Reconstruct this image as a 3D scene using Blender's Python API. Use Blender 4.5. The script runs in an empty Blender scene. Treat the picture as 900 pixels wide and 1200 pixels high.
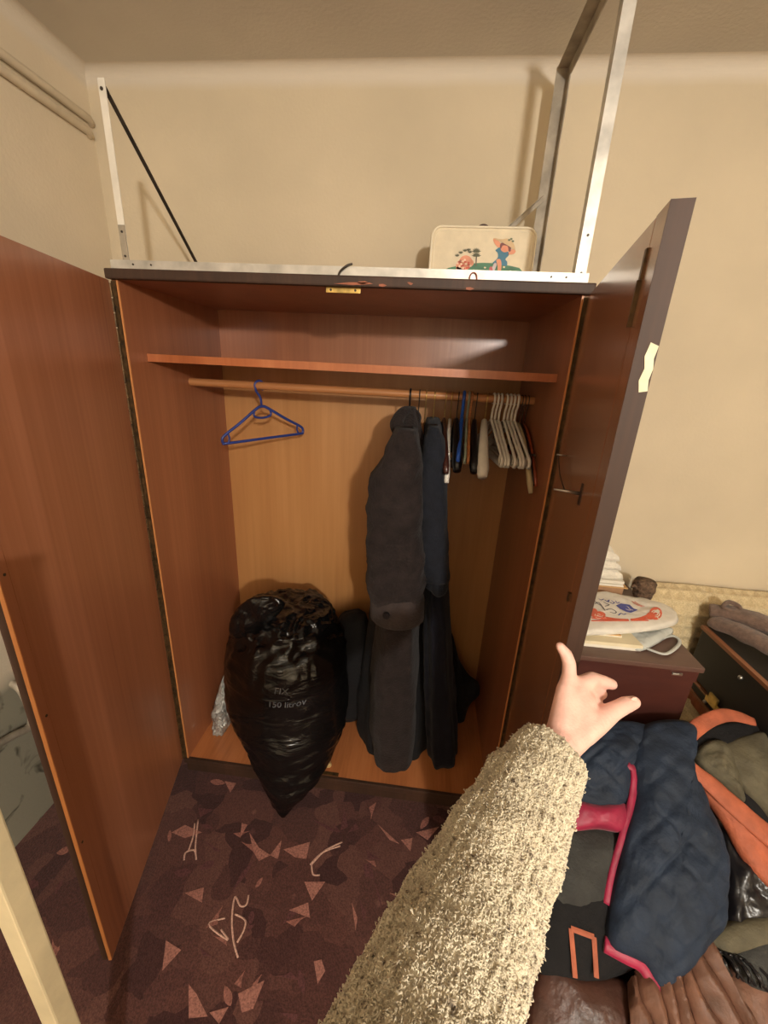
import bpy, bmesh, math, random
import numpy as np
from mathutils import Vector, Matrix, noise
random.seed(7)
rng = np.random.default_rng(7)
scene = bpy.context.scene
COL = scene.collection
PI = math.pi

# ------------------------------------------------------------------ camera, light, exposure
CAM = Vector((0.8593, -1.145, 1.5297))
FPX = 474.2
def _rodrigues(a):
    a = Vector(a); return Matrix.Rotation(a.length, 3, a.normalized())
_R = _rodrigues((0.3319, 0.0984, 0.0657)) @ Matrix(((1, 0, 0), (0, 0, -1), (0, 1, 0)))
RIGHT, DOWN, FWD = _R[0].copy(), _R[1].copy(), _R[2].copy()
cd = bpy.data.cameras.new('camera'); cam = bpy.data.objects.new('camera', cd); COL.objects.link(cam)
cd.sensor_fit = 'HORIZONTAL'; cd.sensor_width = 36.0; cd.lens = FPX / 900 * 36.0
cd.clip_start = 0.02
M4 = Matrix((RIGHT, -DOWN, -FWD)).transposed().to_4x4(); M4.translation = CAM
cam.matrix_world = M4
scene.camera = cam

w = bpy.data.worlds.new('world'); scene.world = w; w.use_nodes = True
w.node_tree.nodes['Background'].inputs[0].default_value = (1, .8, .6, 1)
w.node_tree.nodes['Background'].inputs[1].default_value = 0.02

def lamp(name, loc, power, color, radius):
    l = bpy.data.lights.new(name, 'POINT'); l.energy = power; l.color = color; l.shadow_soft_size = radius
    o = bpy.data.objects.new(name, l); COL.objects.link(o); o.location = loc
    return o
lamp('room_lamp', (1.64, -2.95, 2.10), 190, (1.0, .94, .85), .06)
scene.view_settings.view_transform = 'Standard'
scene.view_settings.look = 'None'
scene.view_settings.exposure = 0.12
scene.view_settings.gamma = 1.0
scene.view_settings.use_curve_mapping = False

W, H, D = 1.217, 1.7275, 0.55
FZ = -0.08                         # carpet level (wardrobe floor is z = 0)

# points of the place read off the photograph with a known depth or plane
def ray(px, py): return RIGHT * ((px - 450) / FPX) + DOWN * ((py - 600) / FPX) + FWD
def atx(px, py, v): d = ray(px, py); return CAM + d * ((v - CAM.x) / d.x)
def aty(px, py, v): d = ray(px, py); return CAM + d * ((v - CAM.y) / d.y)
def atz(px, py, v): d = ray(px, py); return CAM + d * ((v - CAM.z) / d.z)
def atd(px, py, v): return CAM + ray(px, py) * v
def atp(px, py, p0, n):
    d = ray(px, py); return CAM + d * ((Vector(p0) - CAM).dot(n) / d.dot(n))

# ------------------------------------------------------------------ materials
def lin(c):
    return tuple((x / 255 / 12.92 if x / 255 <= .04045 else ((x / 255 + .055) / 1.055) ** 2.4) for x in c)
def newmat(name):
    m = bpy.data.materials.new(name); m.use_nodes = True
    nt = m.node_tree; b = nt.nodes['Principled BSDF']
    return m, nt, b
def N(nt, t, **kw):
    n = nt.nodes.new(t)
    for k, v in kw.items():
        if k in n.inputs: n.inputs[k].default_value = v
        else: setattr(n, k, v)
    return n
def ramp(nt, stops):
    r = nt.nodes.new('ShaderNodeValToRGB'); cr = r.color_ramp
    while len(cr.elements) < len(stops): cr.elements.new(.5)
    for e, (p, c) in zip(cr.elements, stops):
        e.position = p; e.color = (*lin(c), 1)
    return r
def simple(name, c, rough=.6, metal=0, var=.12, scale=25, bump=0.0, bscale=None, coat=0, sheen=0, stretch=None, spec=.5):
    m, nt, b = newmat(name)
    tc = N(nt, 'ShaderNodeTexCoord'); mp = N(nt, 'ShaderNodeMapping')
    nt.links.new(tc.outputs['Object'], mp.inputs[0])
    if stretch: mp.inputs['Scale'].default_value = stretch
    nz = N(nt, 'ShaderNodeTexNoise', Scale=scale, Detail=5.0)
    nt.links.new(mp.outputs[0], nz.inputs['Vector'])
    lo = [max(0, x * (1 - var)) for x in c]; hi = [min(255, x * (1 + var)) for x in c]
    r = ramp(nt, [(.3, lo), (.7, hi)])
    nt.links.new(nz.outputs['Fac'], r.inputs[0]); nt.links.new(r.outputs[0], b.inputs['Base Color'])
    b.inputs['Roughness'].default_value = rough; b.inputs['Metallic'].default_value = metal
    b.inputs['Coat Weight'].default_value = coat; b.inputs['Sheen Weight'].default_value = sheen
    b.inputs['Specular IOR Level'].default_value = spec
    if bump:
        n2 = N(nt, 'ShaderNodeTexNoise', Scale=bscale or scale * 3, Detail=4.0)
        nt.links.new(mp.outputs[0], n2.inputs['Vector'])
        bp = N(nt, 'ShaderNodeBump', Strength=bump, Distance=.01)
        nt.links.new(n2.outputs['Fac'], bp.inputs['Height']); nt.links.new(bp.outputs[0], b.inputs['Normal'])
    return m
def wood(name, stops, rough=.35, scale=(9, 9, .55), coat=.25, streak=6.0, bump=.06):
    """veneer: grain runs along local z"""
    m, nt, b = newmat(name)
    tc = N(nt, 'ShaderNodeTexCoord'); mp = N(nt, 'ShaderNodeMapping'); mp.inputs['Scale'].default_value = scale
    nt.links.new(tc.outputs['Object'], mp.inputs[0])
    n1 = N(nt, 'ShaderNodeTexNoise', Scale=1.0, Detail=6.0, Roughness=.6, Distortion=.25)
    nt.links.new(mp.outputs[0], n1.inputs['Vector'])
    mp2 = N(nt, 'ShaderNodeMapping'); mp2.inputs['Scale'].default_value = (scale[0] * streak * 2, scale[1] * streak * 2, scale[2] * 3)
    nt.links.new(tc.outputs['Object'], mp2.inputs[0])
    n2 = N(nt, 'ShaderNodeTexNoise', Scale=1.0, Detail=3.0); nt.links.new(mp2.outputs[0], n2.inputs['Vector'])
    mx = N(nt, 'ShaderNodeMath', operation='MULTIPLY_ADD'); nt.links.new(n2.outputs['Fac'], mx.inputs[0]); mx.inputs[1].default_value = .3
    sb = N(nt, 'ShaderNodeMath', operation='MULTIPLY'); nt.links.new(n1.outputs['Fac'], sb.inputs[0]); sb.inputs[1].default_value = .7
    nt.links.new(sb.outputs[0], mx.inputs[2])
    r = ramp(nt, stops); nt.links.new(mx.outputs[0], r.inputs[0]); nt.links.new(r.outputs[0], b.inputs['Base Color'])
    b.inputs['Roughness'].default_value = rough; b.inputs['Coat Weight'].default_value = coat; b.inputs['Coat Roughness'].default_value = .2
    bp = N(nt, 'ShaderNodeBump', Strength=bump, Distance=.004); nt.links.new(n2.outputs['Fac'], bp.inputs['Height']); nt.links.new(bp.outputs[0], b.inputs['Normal'])
    return m

MAT = {}
MAT['veneer'] = wood('red_veneer', [(.3, (142, 86, 58)), (.5, (158, 98, 66)), (.7, (172, 110, 76))])
MAT['shelf'] = wood('shelf_veneer', [(.3, (158, 88, 50)), (.5, (176, 102, 60)), (.7, (188, 116, 72))])
MAT['door_veneer'] = wood('door_veneer', [(.34, (128, 74, 50)), (.44, (162, 102, 70)), (.54, (170, 110, 78)), (.68, (184, 122, 90))], scale=(6, 6, .3))
MAT['door_dark'] = wood('door_brown_veneer', [(.3, (134, 88, 62)), (.5, (154, 104, 76)), (.7, (168, 116, 86))], rough=.25, coat=.5)
MAT['ply'] = wood('tan_plywood', [(.3, (176, 122, 72)), (.5, (192, 138, 84)), (.7, (204, 150, 96))], scale=(5, 5, .6), rough=.4)
MAT['floor_ply'] = wood('wardrobe_floor_veneer', [(.3, (150, 88, 50)), (.5, (180, 112, 66)), (.7, (196, 128, 80))], scale=(9, .7, 9))
MAT['edge'] = wood('pale_edging', [(.3, (196, 128, 76)), (.7, (216, 148, 92))], coat=0)
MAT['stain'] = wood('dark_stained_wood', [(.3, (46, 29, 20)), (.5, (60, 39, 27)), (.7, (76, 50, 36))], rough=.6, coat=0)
MAT['chest'] = wood('mahogany_stain', [(.3, (62, 32, 28)), (.5, (76, 40, 34)), (.7, (88, 48, 40))], rough=.35, scale=(.8, 9, 9))
MAT['chesttop'] = wood('dark_chest_top', [(.3, (86, 62, 54)), (.7, (104, 76, 66))], rough=.45, scale=(.8, 9, 9))
MAT['rod'] = wood('beech_rod', [(.3, (176, 118, 72)), (.7, (200, 140, 90))], scale=(.6, 12, 12))
MAT['brass'] = simple('tarnished_brass', (88, 68, 44), .5, .6, .3, 60)
MAT['oldbrass'] = simple('pale_brass', (196, 166, 96), .4, .6, .15, 60)
MAT['gold'] = simple('bright_gilt_metal', (226, 196, 122), .28, .9, .1, 60)
MAT['steel'] = simple('steel', (190, 186, 178), .3, .9, .1, 60)
MAT['alu'] = simple('scuffed_aluminium', (196, 192, 184), .42, .45, .12, 18)
MAT['whitepaint'] = simple('white_painted_metal', (222, 216, 204), .45, 0, .05, 18)
MAT['greymetal'] = simple('grey_steel_angle', (158, 148, 132), .55, .15, .2, 14)
MAT['darkmetal'] = simple('dark_steel', (66, 58, 52), .45, .5, .2, 20)
MAT['blackplastic'] = simple('black_plastic', (20, 18, 20), .35, 0, .2, 30)
MAT['whiteplastic'] = simple('ivory_plastic', (226, 220, 208), .35, 0, .03, 30)
MAT['cream'] = simple('cream_plastic', (212, 202, 178), .4, 0, .05, 30)
MAT['beige'] = simple('beige_plastic', (190, 172, 134), .4, 0, .05, 30)
MAT['blueplastic'] = simple('blue_plastic', (44, 62, 132), .3, 0, .08, 30)
MAT['brightblue'] = simple('bright_blue_plastic', (40, 92, 196), .3, 0, .05, 30)
MAT['greenish'] = simple('grey_green_plastic', (150, 160, 140), .35, 0, .05, 30)
MAT['darkwoodplastic'] = simple('dark_brown_lacquer', (58, 30, 24), .3, 0, .2, 20, coat=.4)
MAT['tanwood'] = simple('tan_wood', (176, 112, 66), .4, 0, .15, 30, stretch=(1, 1, 6))
MAT['redwood'] = simple('red_brown_wood', (140, 62, 32), .3, 0, .15, 30, coat=.4)
MAT['skin'] = simple('skin', (234, 186, 172), .5, 0, .05, 40, bump=.12, bscale=240)
MAT['nail'] = simple('fingernail', (236, 184, 168), .5, 0, .03, 40)
MAT['greycoat'] = simple('charcoal_brown_cloth', (42, 35, 34), .9, 0, .15, 30, bump=.5, bscale=120, sheen=.06, spec=.2)
MAT['greycuff'] = simple('charcoal_cuff_cloth', (60, 51, 49), .85, 0, .12, 30, bump=.4, bscale=140, sheen=.08, spec=.25)
MAT['navycoat'] = simple('dark_slate_cloth', (32, 35, 43), .9, 0, .12, 30, bump=.3, bscale=200, sheen=.06, spec=.2)
MAT['navyskirt'] = simple('midnight_cloth', (19, 19, 28), .9, 0, .12, 30, bump=.25, bscale=200, sheen=.05, spec=.2)
MAT['blackcloth'] = simple('black_cloth', (13, 12, 15), .9, 0, .15, 30, bump=.25, bscale=120)
MAT['quilt'] = simple('navy_quilted_cloth', (35, 46, 63), .66, 0, .15, 16, bump=.35, bscale=50, sheen=.03, spec=.3)
MAT['pink'] = simple('raspberry_lining', (150, 22, 62), .5, 0, .12, 20, bump=.15, sheen=.2)
MAT['orange'] = simple('burnt_orange_cloth', (174, 94, 66), .7, 0, .1, 22, bump=.25, bscale=120)
MAT['olive'] = simple('olive_grey_cloth', (92, 86, 68), .8, 0, .12, 20, bump=.25, bscale=120)
MAT['greycloth'] = simple('dark_grey_cloth', (52, 52, 50), .8, 0, .15, 20, bump=.3, bscale=120)
MAT['shinyblack'] = simple('shiny_black_nylon', (22, 21, 25), .3, 0, .2, 20, bump=.35, bscale=28)
MAT['leather'] = simple('brown_leather', (112, 78, 62), .55, 0, .18, 18, bump=.25, bscale=70)
MAT['darkleather'] = simple('dark_brown_leather', (70, 44, 36), .42, 0, .2, 18, bump=.25, bscale=70)
MAT['knit'] = simple('taupe_knit', (112, 90, 78), .9, 0, .15, 60, bump=.5, bscale=260, sheen=.3)
MAT['blackcase'] = simple('black_leatherette', (26, 24, 24), .5, 0, .2, 60, bump=.4, bscale=400)
MAT['caseedge'] = wood('case_wood_edge', [(.3, (130, 82, 54)), (.7, (156, 104, 72))], scale=(12, .8, 12), coat=0)
MAT['terracotta'] = simple('terracotta_leatherette', (158, 92, 66), .6, 0, .1, 40, bump=.2)
MAT['paper'] = simple('cream_paper', (228, 216, 184), .7, 0, .03, 12)
MAT['whitepaper'] = simple('white_paper', (232, 226, 212), .7, 0, .03, 12)
MAT['manila'] = simple('manila_card', (206, 164, 108), .7, 0, .06, 12)
MAT['cardboard'] = simple('brown_cardboard', (176, 134, 100), .8, 0, .06, 14)
MAT['towel'] = simple('white_towelling', (234, 228, 214), .95, 0, .04, 60, bump=.6, bscale=180, sheen=.3)
MAT['carrier'] = simple('white_polythene', (222, 218, 208), .32, 0, .04, 20, bump=.35, bscale=24)
MAT['carrierthin'] = simple('milky_polythene', (196, 200, 196), .25, 0, .04, 20, bump=.35, bscale=24)
MAT['redprint'] = simple('red_print', (214, 92, 62), .4, 0, .06, 40)
MAT['blueprint'] = simple('blue_print', (62, 72, 156), .4, 0, .08, 40)
MAT['inkprint'] = simple('dark_ink_print', (64, 60, 74), .4, 0, .08, 40)
MAT['case_vinyl'] = simple('cream_vinyl', (222, 208, 178), .5, 0, .03, 30, bump=.08, bscale=200)
MAT['case_trim'] = simple('ivory_piping', (232, 222, 198), .45, 0, .03, 30)
MAT['sticker'] = simple('torn_paper_sticker', (226, 222, 190), .7, 0, .06, 60)
MAT['maroon'] = simple('maroon_cloth', (112, 34, 40), .85, 0, .15, 40, bump=.4, sheen=.2)
MAT['furbrown'] = simple('mottled_brown_fur', (98, 78, 62), .95, 0, .4, 70, bump=.9, bscale=140)
MAT['crumb'] = simple('crumpled_beige_paper', (206, 172, 116), .8, 0, .12, 60, bump=.4)
MAT['postpaint'] = simple('cream_gloss_paint', (214, 198, 160), .45, 0, .05, 12, bump=.1)
MAT['pipepaint'] = simple('wall_coloured_pipe_paint', (206, 192, 168), .55, 0, .04, 12)

# black bin liner with a faint light print
def mat_binbag():
    m, nt, b = newmat('black_polythene')
    b.inputs['Base Color'].default_value = (*lin((15, 14, 14)), 1)
    b.inputs['Roughness'].default_value = .22
    tc = N(nt, 'ShaderNodeTexCoord'); mp = N(nt, 'ShaderNodeMapping'); mp.inputs['Scale'].default_value = (6, 6, 16)
    nt.links.new(tc.outputs['Object'], mp.inputs[0])
    n = N(nt, 'ShaderNodeTexNoise', Scale=1.0, Detail=4.0, Distortion=1.2); nt.links.new(mp.outputs[0], n.inputs['Vector'])
    bp = N(nt, 'ShaderNodeBump', Strength=.55, Distance=.02); nt.links.new(n.outputs['Fac'], bp.inputs['Height'])
    nt.links.new(bp.outputs[0], b.inputs['Normal'])
    return m
MAT['binbag'] = mat_binbag()
def mat_clearbag():
    m, nt, b = newmat('crinkled_clear_film')
    b.inputs['Base Color'].default_value = (*lin((205, 208, 204)), 1)
    b.inputs['Roughness'].default_value = .14; b.inputs['Transmission Weight'].default_value = .3; b.inputs['IOR'].default_value = 1.4
    b.inputs['Metallic'].default_value = .45
    tc = N(nt, 'ShaderNodeTexCoord')
    n = N(nt, 'ShaderNodeTexNoise', Scale=38.0, Detail=4.0, Distortion=1.5); nt.links.new(tc.outputs['Object'], n.inputs['Vector'])
    bp = N(nt, 'ShaderNodeBump', Strength=.9, Distance=.02); nt.links.new(n.outputs['Fac'], bp.inputs['Height'])
    nt.links.new(bp.outputs[0], b.inputs['Normal'])
    return m
MAT['clear'] = mat_clearbag()

def mat_wall(name, wallc, band=True, low=None):
    m, nt, b = newmat(name)
    tc = N(nt, 'ShaderNodeTexCoord')
    n1 = N(nt, 'ShaderNodeTexNoise', Scale=1.6, Detail=4.0); nt.links.new(tc.outputs['Object'], n1.inputs['Vector'])
    r = ramp(nt, [(.3, [x * .95 for x in wallc]), (.7, [min(255, x * 1.04) for x in wallc])]); nt.links.new(n1.outputs['Fac'], r.inputs[0])
    out = r.outputs[0]
    sp = N(nt, 'ShaderNodeSeparateXYZ'); nt.links.new(tc.outputs['Object'], sp.inputs[0])
    def step(edge0, edge1, col, prev, wob=.02):
        n = N(nt, 'ShaderNodeTexNoise', Scale=5.0, Detail=3.0); nt.links.new(tc.outputs['Object'], n.inputs['Vector'])
        a = N(nt, 'ShaderNodeMath', operation='MULTIPLY_ADD'); nt.links.new(n.outputs['Fac'], a.inputs[0]); a.inputs[1].default_value = wob; nt.links.new(sp.outputs['Z'], a.inputs[2])
        mr = N(nt, 'ShaderNodeMapRange'); nt.links.new(a.outputs[0], mr.inputs[0]); mr.inputs[1].default_value = edge0; mr.inputs[2].default_value = edge1
        mx = N(nt, 'ShaderNodeMix', data_type='RGBA'); nt.links.new(mr.outputs[0], mx.inputs[0]); nt.links.new(prev, mx.inputs[6]); mx.inputs[7].default_value = (*lin(col), 1)
        return mx.outputs[2]
    if band: out = step(2.425, 2.452, (216, 206, 190), out)
    if low:
        out = step(.62, .55, low, out, .12)
        vd = N(nt, 'ShaderNodeTexNoise', Scale=9.0, Detail=3.0, Distortion=.8); nt.links.new(tc.outputs['Object'], vd.inputs['Vector'])
        rd = ramp(nt, [(.30, (96, 90, 76)), (.40, (255, 255, 255))]); nt.links.new(vd.outputs['Fac'], rd.inputs[0])
        mz = N(nt, 'ShaderNodeMapRange'); nt.links.new(sp.outputs['Z'], mz.inputs[0]); mz.inputs[1].default_value = .66; mz.inputs[2].default_value = .58
        md_ = N(nt, 'ShaderNodeMix', data_type='RGBA', blend_type='MULTIPLY'); nt.links.new(mz.outputs[0], md_.inputs[0]); nt.links.new(out, md_.inputs[6]); nt.links.new(rd.outputs[0], md_.inputs[7])
        out = md_.outputs[2]
    nt.links.new(out, b.inputs['Base Color']); b.inputs['Roughness'].default_value = .85
    n2 = N(nt, 'ShaderNodeTexNoise', Scale=90.0, Detail=5.0); nt.links.new(tc.outputs['Object'], n2.inputs['Vector'])
    bp = N(nt, 'ShaderNodeBump', Strength=.12, Distance=.01); nt.links.new(n2.outputs['Fac'], bp.inputs['Height']); nt.links.new(bp.outputs[0], b.inputs['Normal'])
    return m
MAT['wall'] = mat_wall('beige_wall_paint', (212, 198, 172))
MAT['wall_left'] = mat_wall('beige_wall_paint_shaded_low', (222, 208, 184), low=(140, 136, 120))  # low grey: shade behind the open door, put into the wall paint colour
MAT['ceiling'] = mat_wall('white_ceiling_paint', (206, 198, 184), band=False)

def mat_carpet():
    m, nt, b = newmat('burgundy_patterned_carpet')
    tc = N(nt, 'ShaderNodeTexCoord')
    nw = N(nt, 'ShaderNodeTexNoise', Scale=6.0, Detail=2.0); nt.links.new(tc.outputs['Object'], nw.inputs['Vector'])
    ad = N(nt, 'ShaderNodeVectorMath', operation='MULTIPLY_ADD'); nt.links.new(nw.outputs['Color'], ad.inputs[0]); ad.inputs[1].default_value = (.12, .12, 0); nt.links.new(tc.outputs['Object'], ad.inputs[2])
    v = N(nt, 'ShaderNodeTexVoronoi', Scale=8.5); v.distance = 'MANHATTAN'; nt.links.new(ad.outputs[0], v.inputs['Vector'])
    sx = N(nt, 'ShaderNodeSeparateColor'); nt.links.new(v.outputs['Color'], sx.inputs[0])
    r = ramp(nt, [(0, (126, 84, 78)), (.3, (150, 102, 92)), (.5, (108, 70, 68)), (.7, (162, 114, 102)), (1, (132, 88, 82))])
    nt.links.new(sx.outputs[0], r.inputs[0])
    g = N(nt, 'ShaderNodeMath', operation='MULTIPLY'); nt.links.new(v.outputs['Distance'], g.inputs[0]); g.inputs[1].default_value = 5.0
    rr = ramp(nt, [(0, (255, 255, 255)), (1, (150, 140, 140))]); nt.links.new(g.outputs[0], rr.inputs[0])
    mm = N(nt, 'ShaderNodeMix', data_type='RGBA', blend_type='MULTIPLY'); mm.inputs[0].default_value = .8
    nt.links.new(r.outputs[0], mm.inputs[6]); nt.links.new(rr.outputs[0], mm.inputs[7])
    n2 = N(nt, 'ShaderNodeTexNoise', Scale=220.0, Detail=3.0); nt.links.new(tc.outputs['Object'], n2.inputs['Vector'])
    r2 = ramp(nt, [(.3, (190, 190, 190)), (.7, (255, 255, 255))]); nt.links.new(n2.outputs['Fac'], r2.inputs[0])
    m3 = N(nt, 'ShaderNodeMix', data_type='RGBA', blend_type='MULTIPLY'); m3.inputs[0].default_value = 1
    nt.links.new(mm.outputs[2], m3.inputs[6]); nt.links.new(r2.outputs[0], m3.inputs[7])
    nt.links.new(m3.outputs[2], b.inputs['Base Color']); b.inputs['Roughness'].default_value = .95; b.inputs['Sheen Weight'].default_value = .2
    b.inputs['Specular IOR Level'].default_value = .1
    bp = N(nt, 'ShaderNodeBump', Strength=.5, Distance=.006); nt.links.new(n2.outputs['Fac'], bp.inputs['Height']); nt.links.new(bp.outputs[0], b.inputs['Normal'])
    return m
MAT['carpet'] = mat_carpet()
MAT['carpetlight'] = simple('dusty_pink_pile', (154, 107, 96), .95, 0, .18, 200, bump=.3, spec=.1)
MAT['carpetdark'] = simple('dark_plum_pile', (92, 60, 60), .95, 0, .18, 200, bump=.3, spec=.1)
MAT['carpetground'] = simple('rose_brown_pile', (142, 96, 86), .95, 0, .18, 200, bump=.3, spec=.1)
MAT['carpetpale'] = simple('pale_pink_pile', (200, 162, 146), .95, 0, .15, 200, bump=.3, spec=.1)

def mat_yarn():
    m, nt, b = newmat('cream_boucle_yarn')
    tc = N(nt, 'ShaderNodeTexCoord')
    n = N(nt, 'ShaderNodeTexNoise', Scale=150.0, Detail=2.0); nt.links.new(tc.outputs['Object'], n.inputs['Vector'])
    r = ramp(nt, [(.26, (104, 92, 78)), (.33, (172, 158, 136)), (.43, (212, 200, 174)), (.75, (228, 218, 194))]); nt.links.new(n.outputs['Fac'], r.inputs[0])
    nt.links.new(r.outputs[0], b.inputs['Base Color']); b.inputs['Roughness'].default_value = .95; b.inputs['Sheen Weight'].default_value = .3
    b.inputs['Specular IOR Level'].default_value = .1
    return m
MAT['yarn'] = mat_yarn()
def mat_waffle():
    m, nt, b = newmat('cream_waffle_weave')
    b.inputs['Base Color'].default_value = (*lin((222, 204, 160)), 1); b.inputs['Roughness'].default_value = .9; b.inputs['Sheen Weight'].default_value = .2
    tc = N(nt, 'ShaderNodeTexCoord'); n = N(nt, 'ShaderNodeTexNoise', Scale=200.0); nt.links.new(tc.outputs['Object'], n.inputs['Vector'])
    r = ramp(nt, [(.3, (196, 176, 136)), (.7, (226, 208, 168))]); nt.links.new(n.outputs['Fac'], r.inputs[0]); nt.links.new(r.outputs[0], b.inputs['Base Color'])
    return m
MAT['waffle'] = mat_waffle()

# ------------------------------------------------------------------ mesh helpers
class MB:
    def __init__(s): s.v = []; s.f = []
    def add(s, vs, fs):
        o = len(s.v); s.v += [Vector(v) for v in vs]; s.f += [tuple(i + o for i in f) for f in fs]; return s
    def box(s, a, b, bev=0.0):
        x0, y0, z0 = [min(p, q) for p, q in zip(a, b)]; x1, y1, z1 = [max(p, q) for p, q in zip(a, b)]
        if bev <= 0:
            vs = [(x, y, z) for z in (z0, z1) for y in (y0, y1) for x in (x0, x1)]
            return s.add(vs, [(0, 2, 3, 1), (4, 5, 7, 6), (0, 1, 5, 4), (2, 6, 7, 3), (0, 4, 6, 2), (1, 3, 7, 5)])
        bm = bmesh.new(); bmesh.ops.create_cube(bm, size=1)
        for v in bm.verts: v.co = Vector(((x0 + x1) / 2 + v.co.x * (x1 - x0), (y0 + y1) / 2 + v.co.y * (y1 - y0), (z0 + z1) / 2 + v.co.z * (z1 - z0)))
        bmesh.ops.bevel(bm, geom=bm.edges[:], offset=bev, segments=2, affect='EDGES', profile=.6)
        s.frombm(bm); bm.free(); return s
    def frombm(s, bm):
        bm.verts.index_update(); s.add([v.co.copy() for v in bm.verts], [tuple(v.index for v in f.verts) for f in bm.faces])
    def loft(s, rings, cap=True, closed=True):
        n = len(rings[0]); vs = [p for r in rings for p in r]; fs = []
        m = n if closed else n - 1
        for i in range(len(rings) - 1):
            for j in range(m):
                k = (j + 1) % n; fs.append((i * n + j, i * n + k, (i + 1) * n + k, (i + 1) * n + j))
        if cap and closed:
            fs.append(tuple(range(n))[::-1]); fs.append(tuple(range((len(rings) - 1) * n, len(rings) * n)))
        return s.add(vs, fs)
    def tube(s, pts, r, n=8, flat=None, closed=False, up=None):
        pts = [Vector(p) for p in pts]; rs = r if isinstance(r, (list, tuple)) else [r] * len(pts)
        rings = []; ref = Vector(up) if up else None
        L = len(pts)
        for i, p in enumerate(pts):
            if closed: t = (pts[(i + 1) % L] - pts[i - 1])
            else: t = pts[min(i + 1, L - 1)] - pts[max(i - 1, 0)]
            if t.length < 1e-9: t = Vector((0, 0, 1))
            t.normalize()
            if ref is None: ref = Vector((0, 0, 1)) if abs(t.z) < .9 else Vector((1, 0, 0))
            a = ref - t * ref.dot(t)
            if a.length < 1e-6: a = t.orthogonal()
            a.normalize(); b = t.cross(a)
            if up is None: ref = a
            fa = flat or (1, 1)
            rings.append([p + (a * math.cos(q) * fa[0] + b * math.sin(q) * fa[1]) * rs[i] for q in [2 * PI * k / n for k in range(n)]])
        if closed: return s.loft(rings + [rings[0]], cap=False)
        return s.loft(rings)
    def prism(s, poly, nrm, th):
        nrm = Vector(nrm).normalized(); n = len(poly); p0 = [Vector(p) for p in poly]
        vs = [p + nrm * th for p in p0] + p0
        fs = [tuple(range(n)), tuple(range(2 * n - 1, n - 1, -1))] + [(j, n + j, n + (j + 1) % n, (j + 1) % n) for j in range(n)]
        return s.add(vs, fs)
    def sphere(s, c, r, seg=16, rings=10):
        r = r if isinstance(r, (tuple, list)) else (r, r, r); c = Vector(c)
        R = []
        for i in range(1, rings):
            th = PI * i / rings
            R.append([c + Vector((r[0] * math.sin(th) * math.cos(q), r[1] * math.sin(th) * math.sin(q), r[2] * math.cos(th))) for q in [2 * PI * k / seg for k in range(seg)]])
        return s.loft(R)
    def capsule(s, a, b, ra, rb, seg=14):
        a, b = Vector(a), Vector(b); t = (b - a); L = t.length; t.normalize()
        pts, rs = [], []
        for k in range(0, 5):
            th = PI / 2 * k / 5; pts.append(a - t * ra * math.cos(th)); rs.append(max(.0004, ra * math.sin(th)))
        for k in range(0, 4): f = k / 3; pts.append(a.lerp(b, f)); rs.append(ra + (rb - ra) * f)
        for k in range(4, -1, -1):
            th = PI / 2 * k / 5; pts.append(b + t * rb * math.cos(th)); rs.append(max(.0004, rb * math.sin(th)))
        return s.tube(pts, rs, seg)

ROOT = {}
def link(name, me, mat, parent, smooth, angle=None):
    o = bpy.data.objects.new(name, me); COL.objects.link(o)
    if mat: me.materials.append(MAT[mat] if isinstance(mat, str) else mat)
    if parent: o.parent = parent
    return o
def root_of(o):
    while o.parent: o = o.parent
    return o
def part(name, mb, mat, parent=None, smooth=False, local=False, label=None, sharp=None):
    """one mesh object; coordinates are given in the room unless local"""
    me = bpy.data.meshes.new(name)
    vs = mb.v
    if parent and not local:
        off = Vector(ROOT.get(root_of(parent).name, (0, 0, 0))); vs = [v - off for v in vs]
    me.from_pydata([tuple(v) for v in vs], [], mb.f)
    bm = bmesh.new(); bm.from_mesh(me); bmesh.ops.recalc_face_normals(bm, faces=bm.faces[:]); bm.to_mesh(me); bm.free()
    if smooth:
        me.polygons.foreach_set('use_smooth', [True] * len(me.polygons))
        if sharp: me.set_sharp_from_angle(angle=math.radians(sharp))
    o = link(name, me, mat, parent, smooth)
    if label: o['label'] = label
    return o
def thing(name, label, cat, loc, group=None, rot=None):
    o = bpy.data.objects.new(name, None); COL.objects.link(o); o.empty_display_size = .05
    o.location = loc; o['label'] = label; o['category'] = cat
    if rot: o.rotation_euler = rot
    if group: o['group'] = group
    ROOT[o.name] = tuple(loc)
    return o
def tag(o, label, cat, group=None):
    o['label'] = label; o['category'] = cat
    if group: o['group'] = group
    return o
def struct(name, mb, mat, smooth=False):
    o = part(name, mb, mat, smooth=smooth); o['kind'] = 'structure'; return o
def dup(o, loc, label, rot=None):
    r = o.copy(); COL.objects.link(r); r.location = loc; r['label'] = label
    if rot is not None: r.rotation_euler = rot
    for ch in list(o.children):
        c = ch.copy(); COL.objects.link(c); c.parent = r
        for g in list(ch.children):
            d = g.copy(); COL.objects.link(d); d.parent = c
    return r
def catmull(pts, n, closed=True):
    pts = [Vector(p) for p in pts]; L = len(pts); out = []
    segs = L if closed else L - 1
    for i in range(segs):
        if closed: p0, p1, p2, p3 = pts[i - 1], pts[i], pts[(i + 1) % L], pts[(i + 2) % L]
        else: p0, p1, p2, p3 = pts[max(i - 1, 0)], pts[i], pts[i + 1], pts[min(i + 2, L - 1)]
        for k in range(n):
            t = k / n
            out.append(.5 * ((2 * p1) + (p2 - p0) * t + (2 * p0 - 5 * p1 + 4 * p2 - p3) * t * t + (3 * p1 - p0 - 3 * p2 + p3) * t ** 3))
    if not closed: out.append(pts[-1].copy())
    return out
def fbm(p, s, o=4): return noise.fractal(Vector(p) * s, 1.0, 2.0, o)
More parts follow.
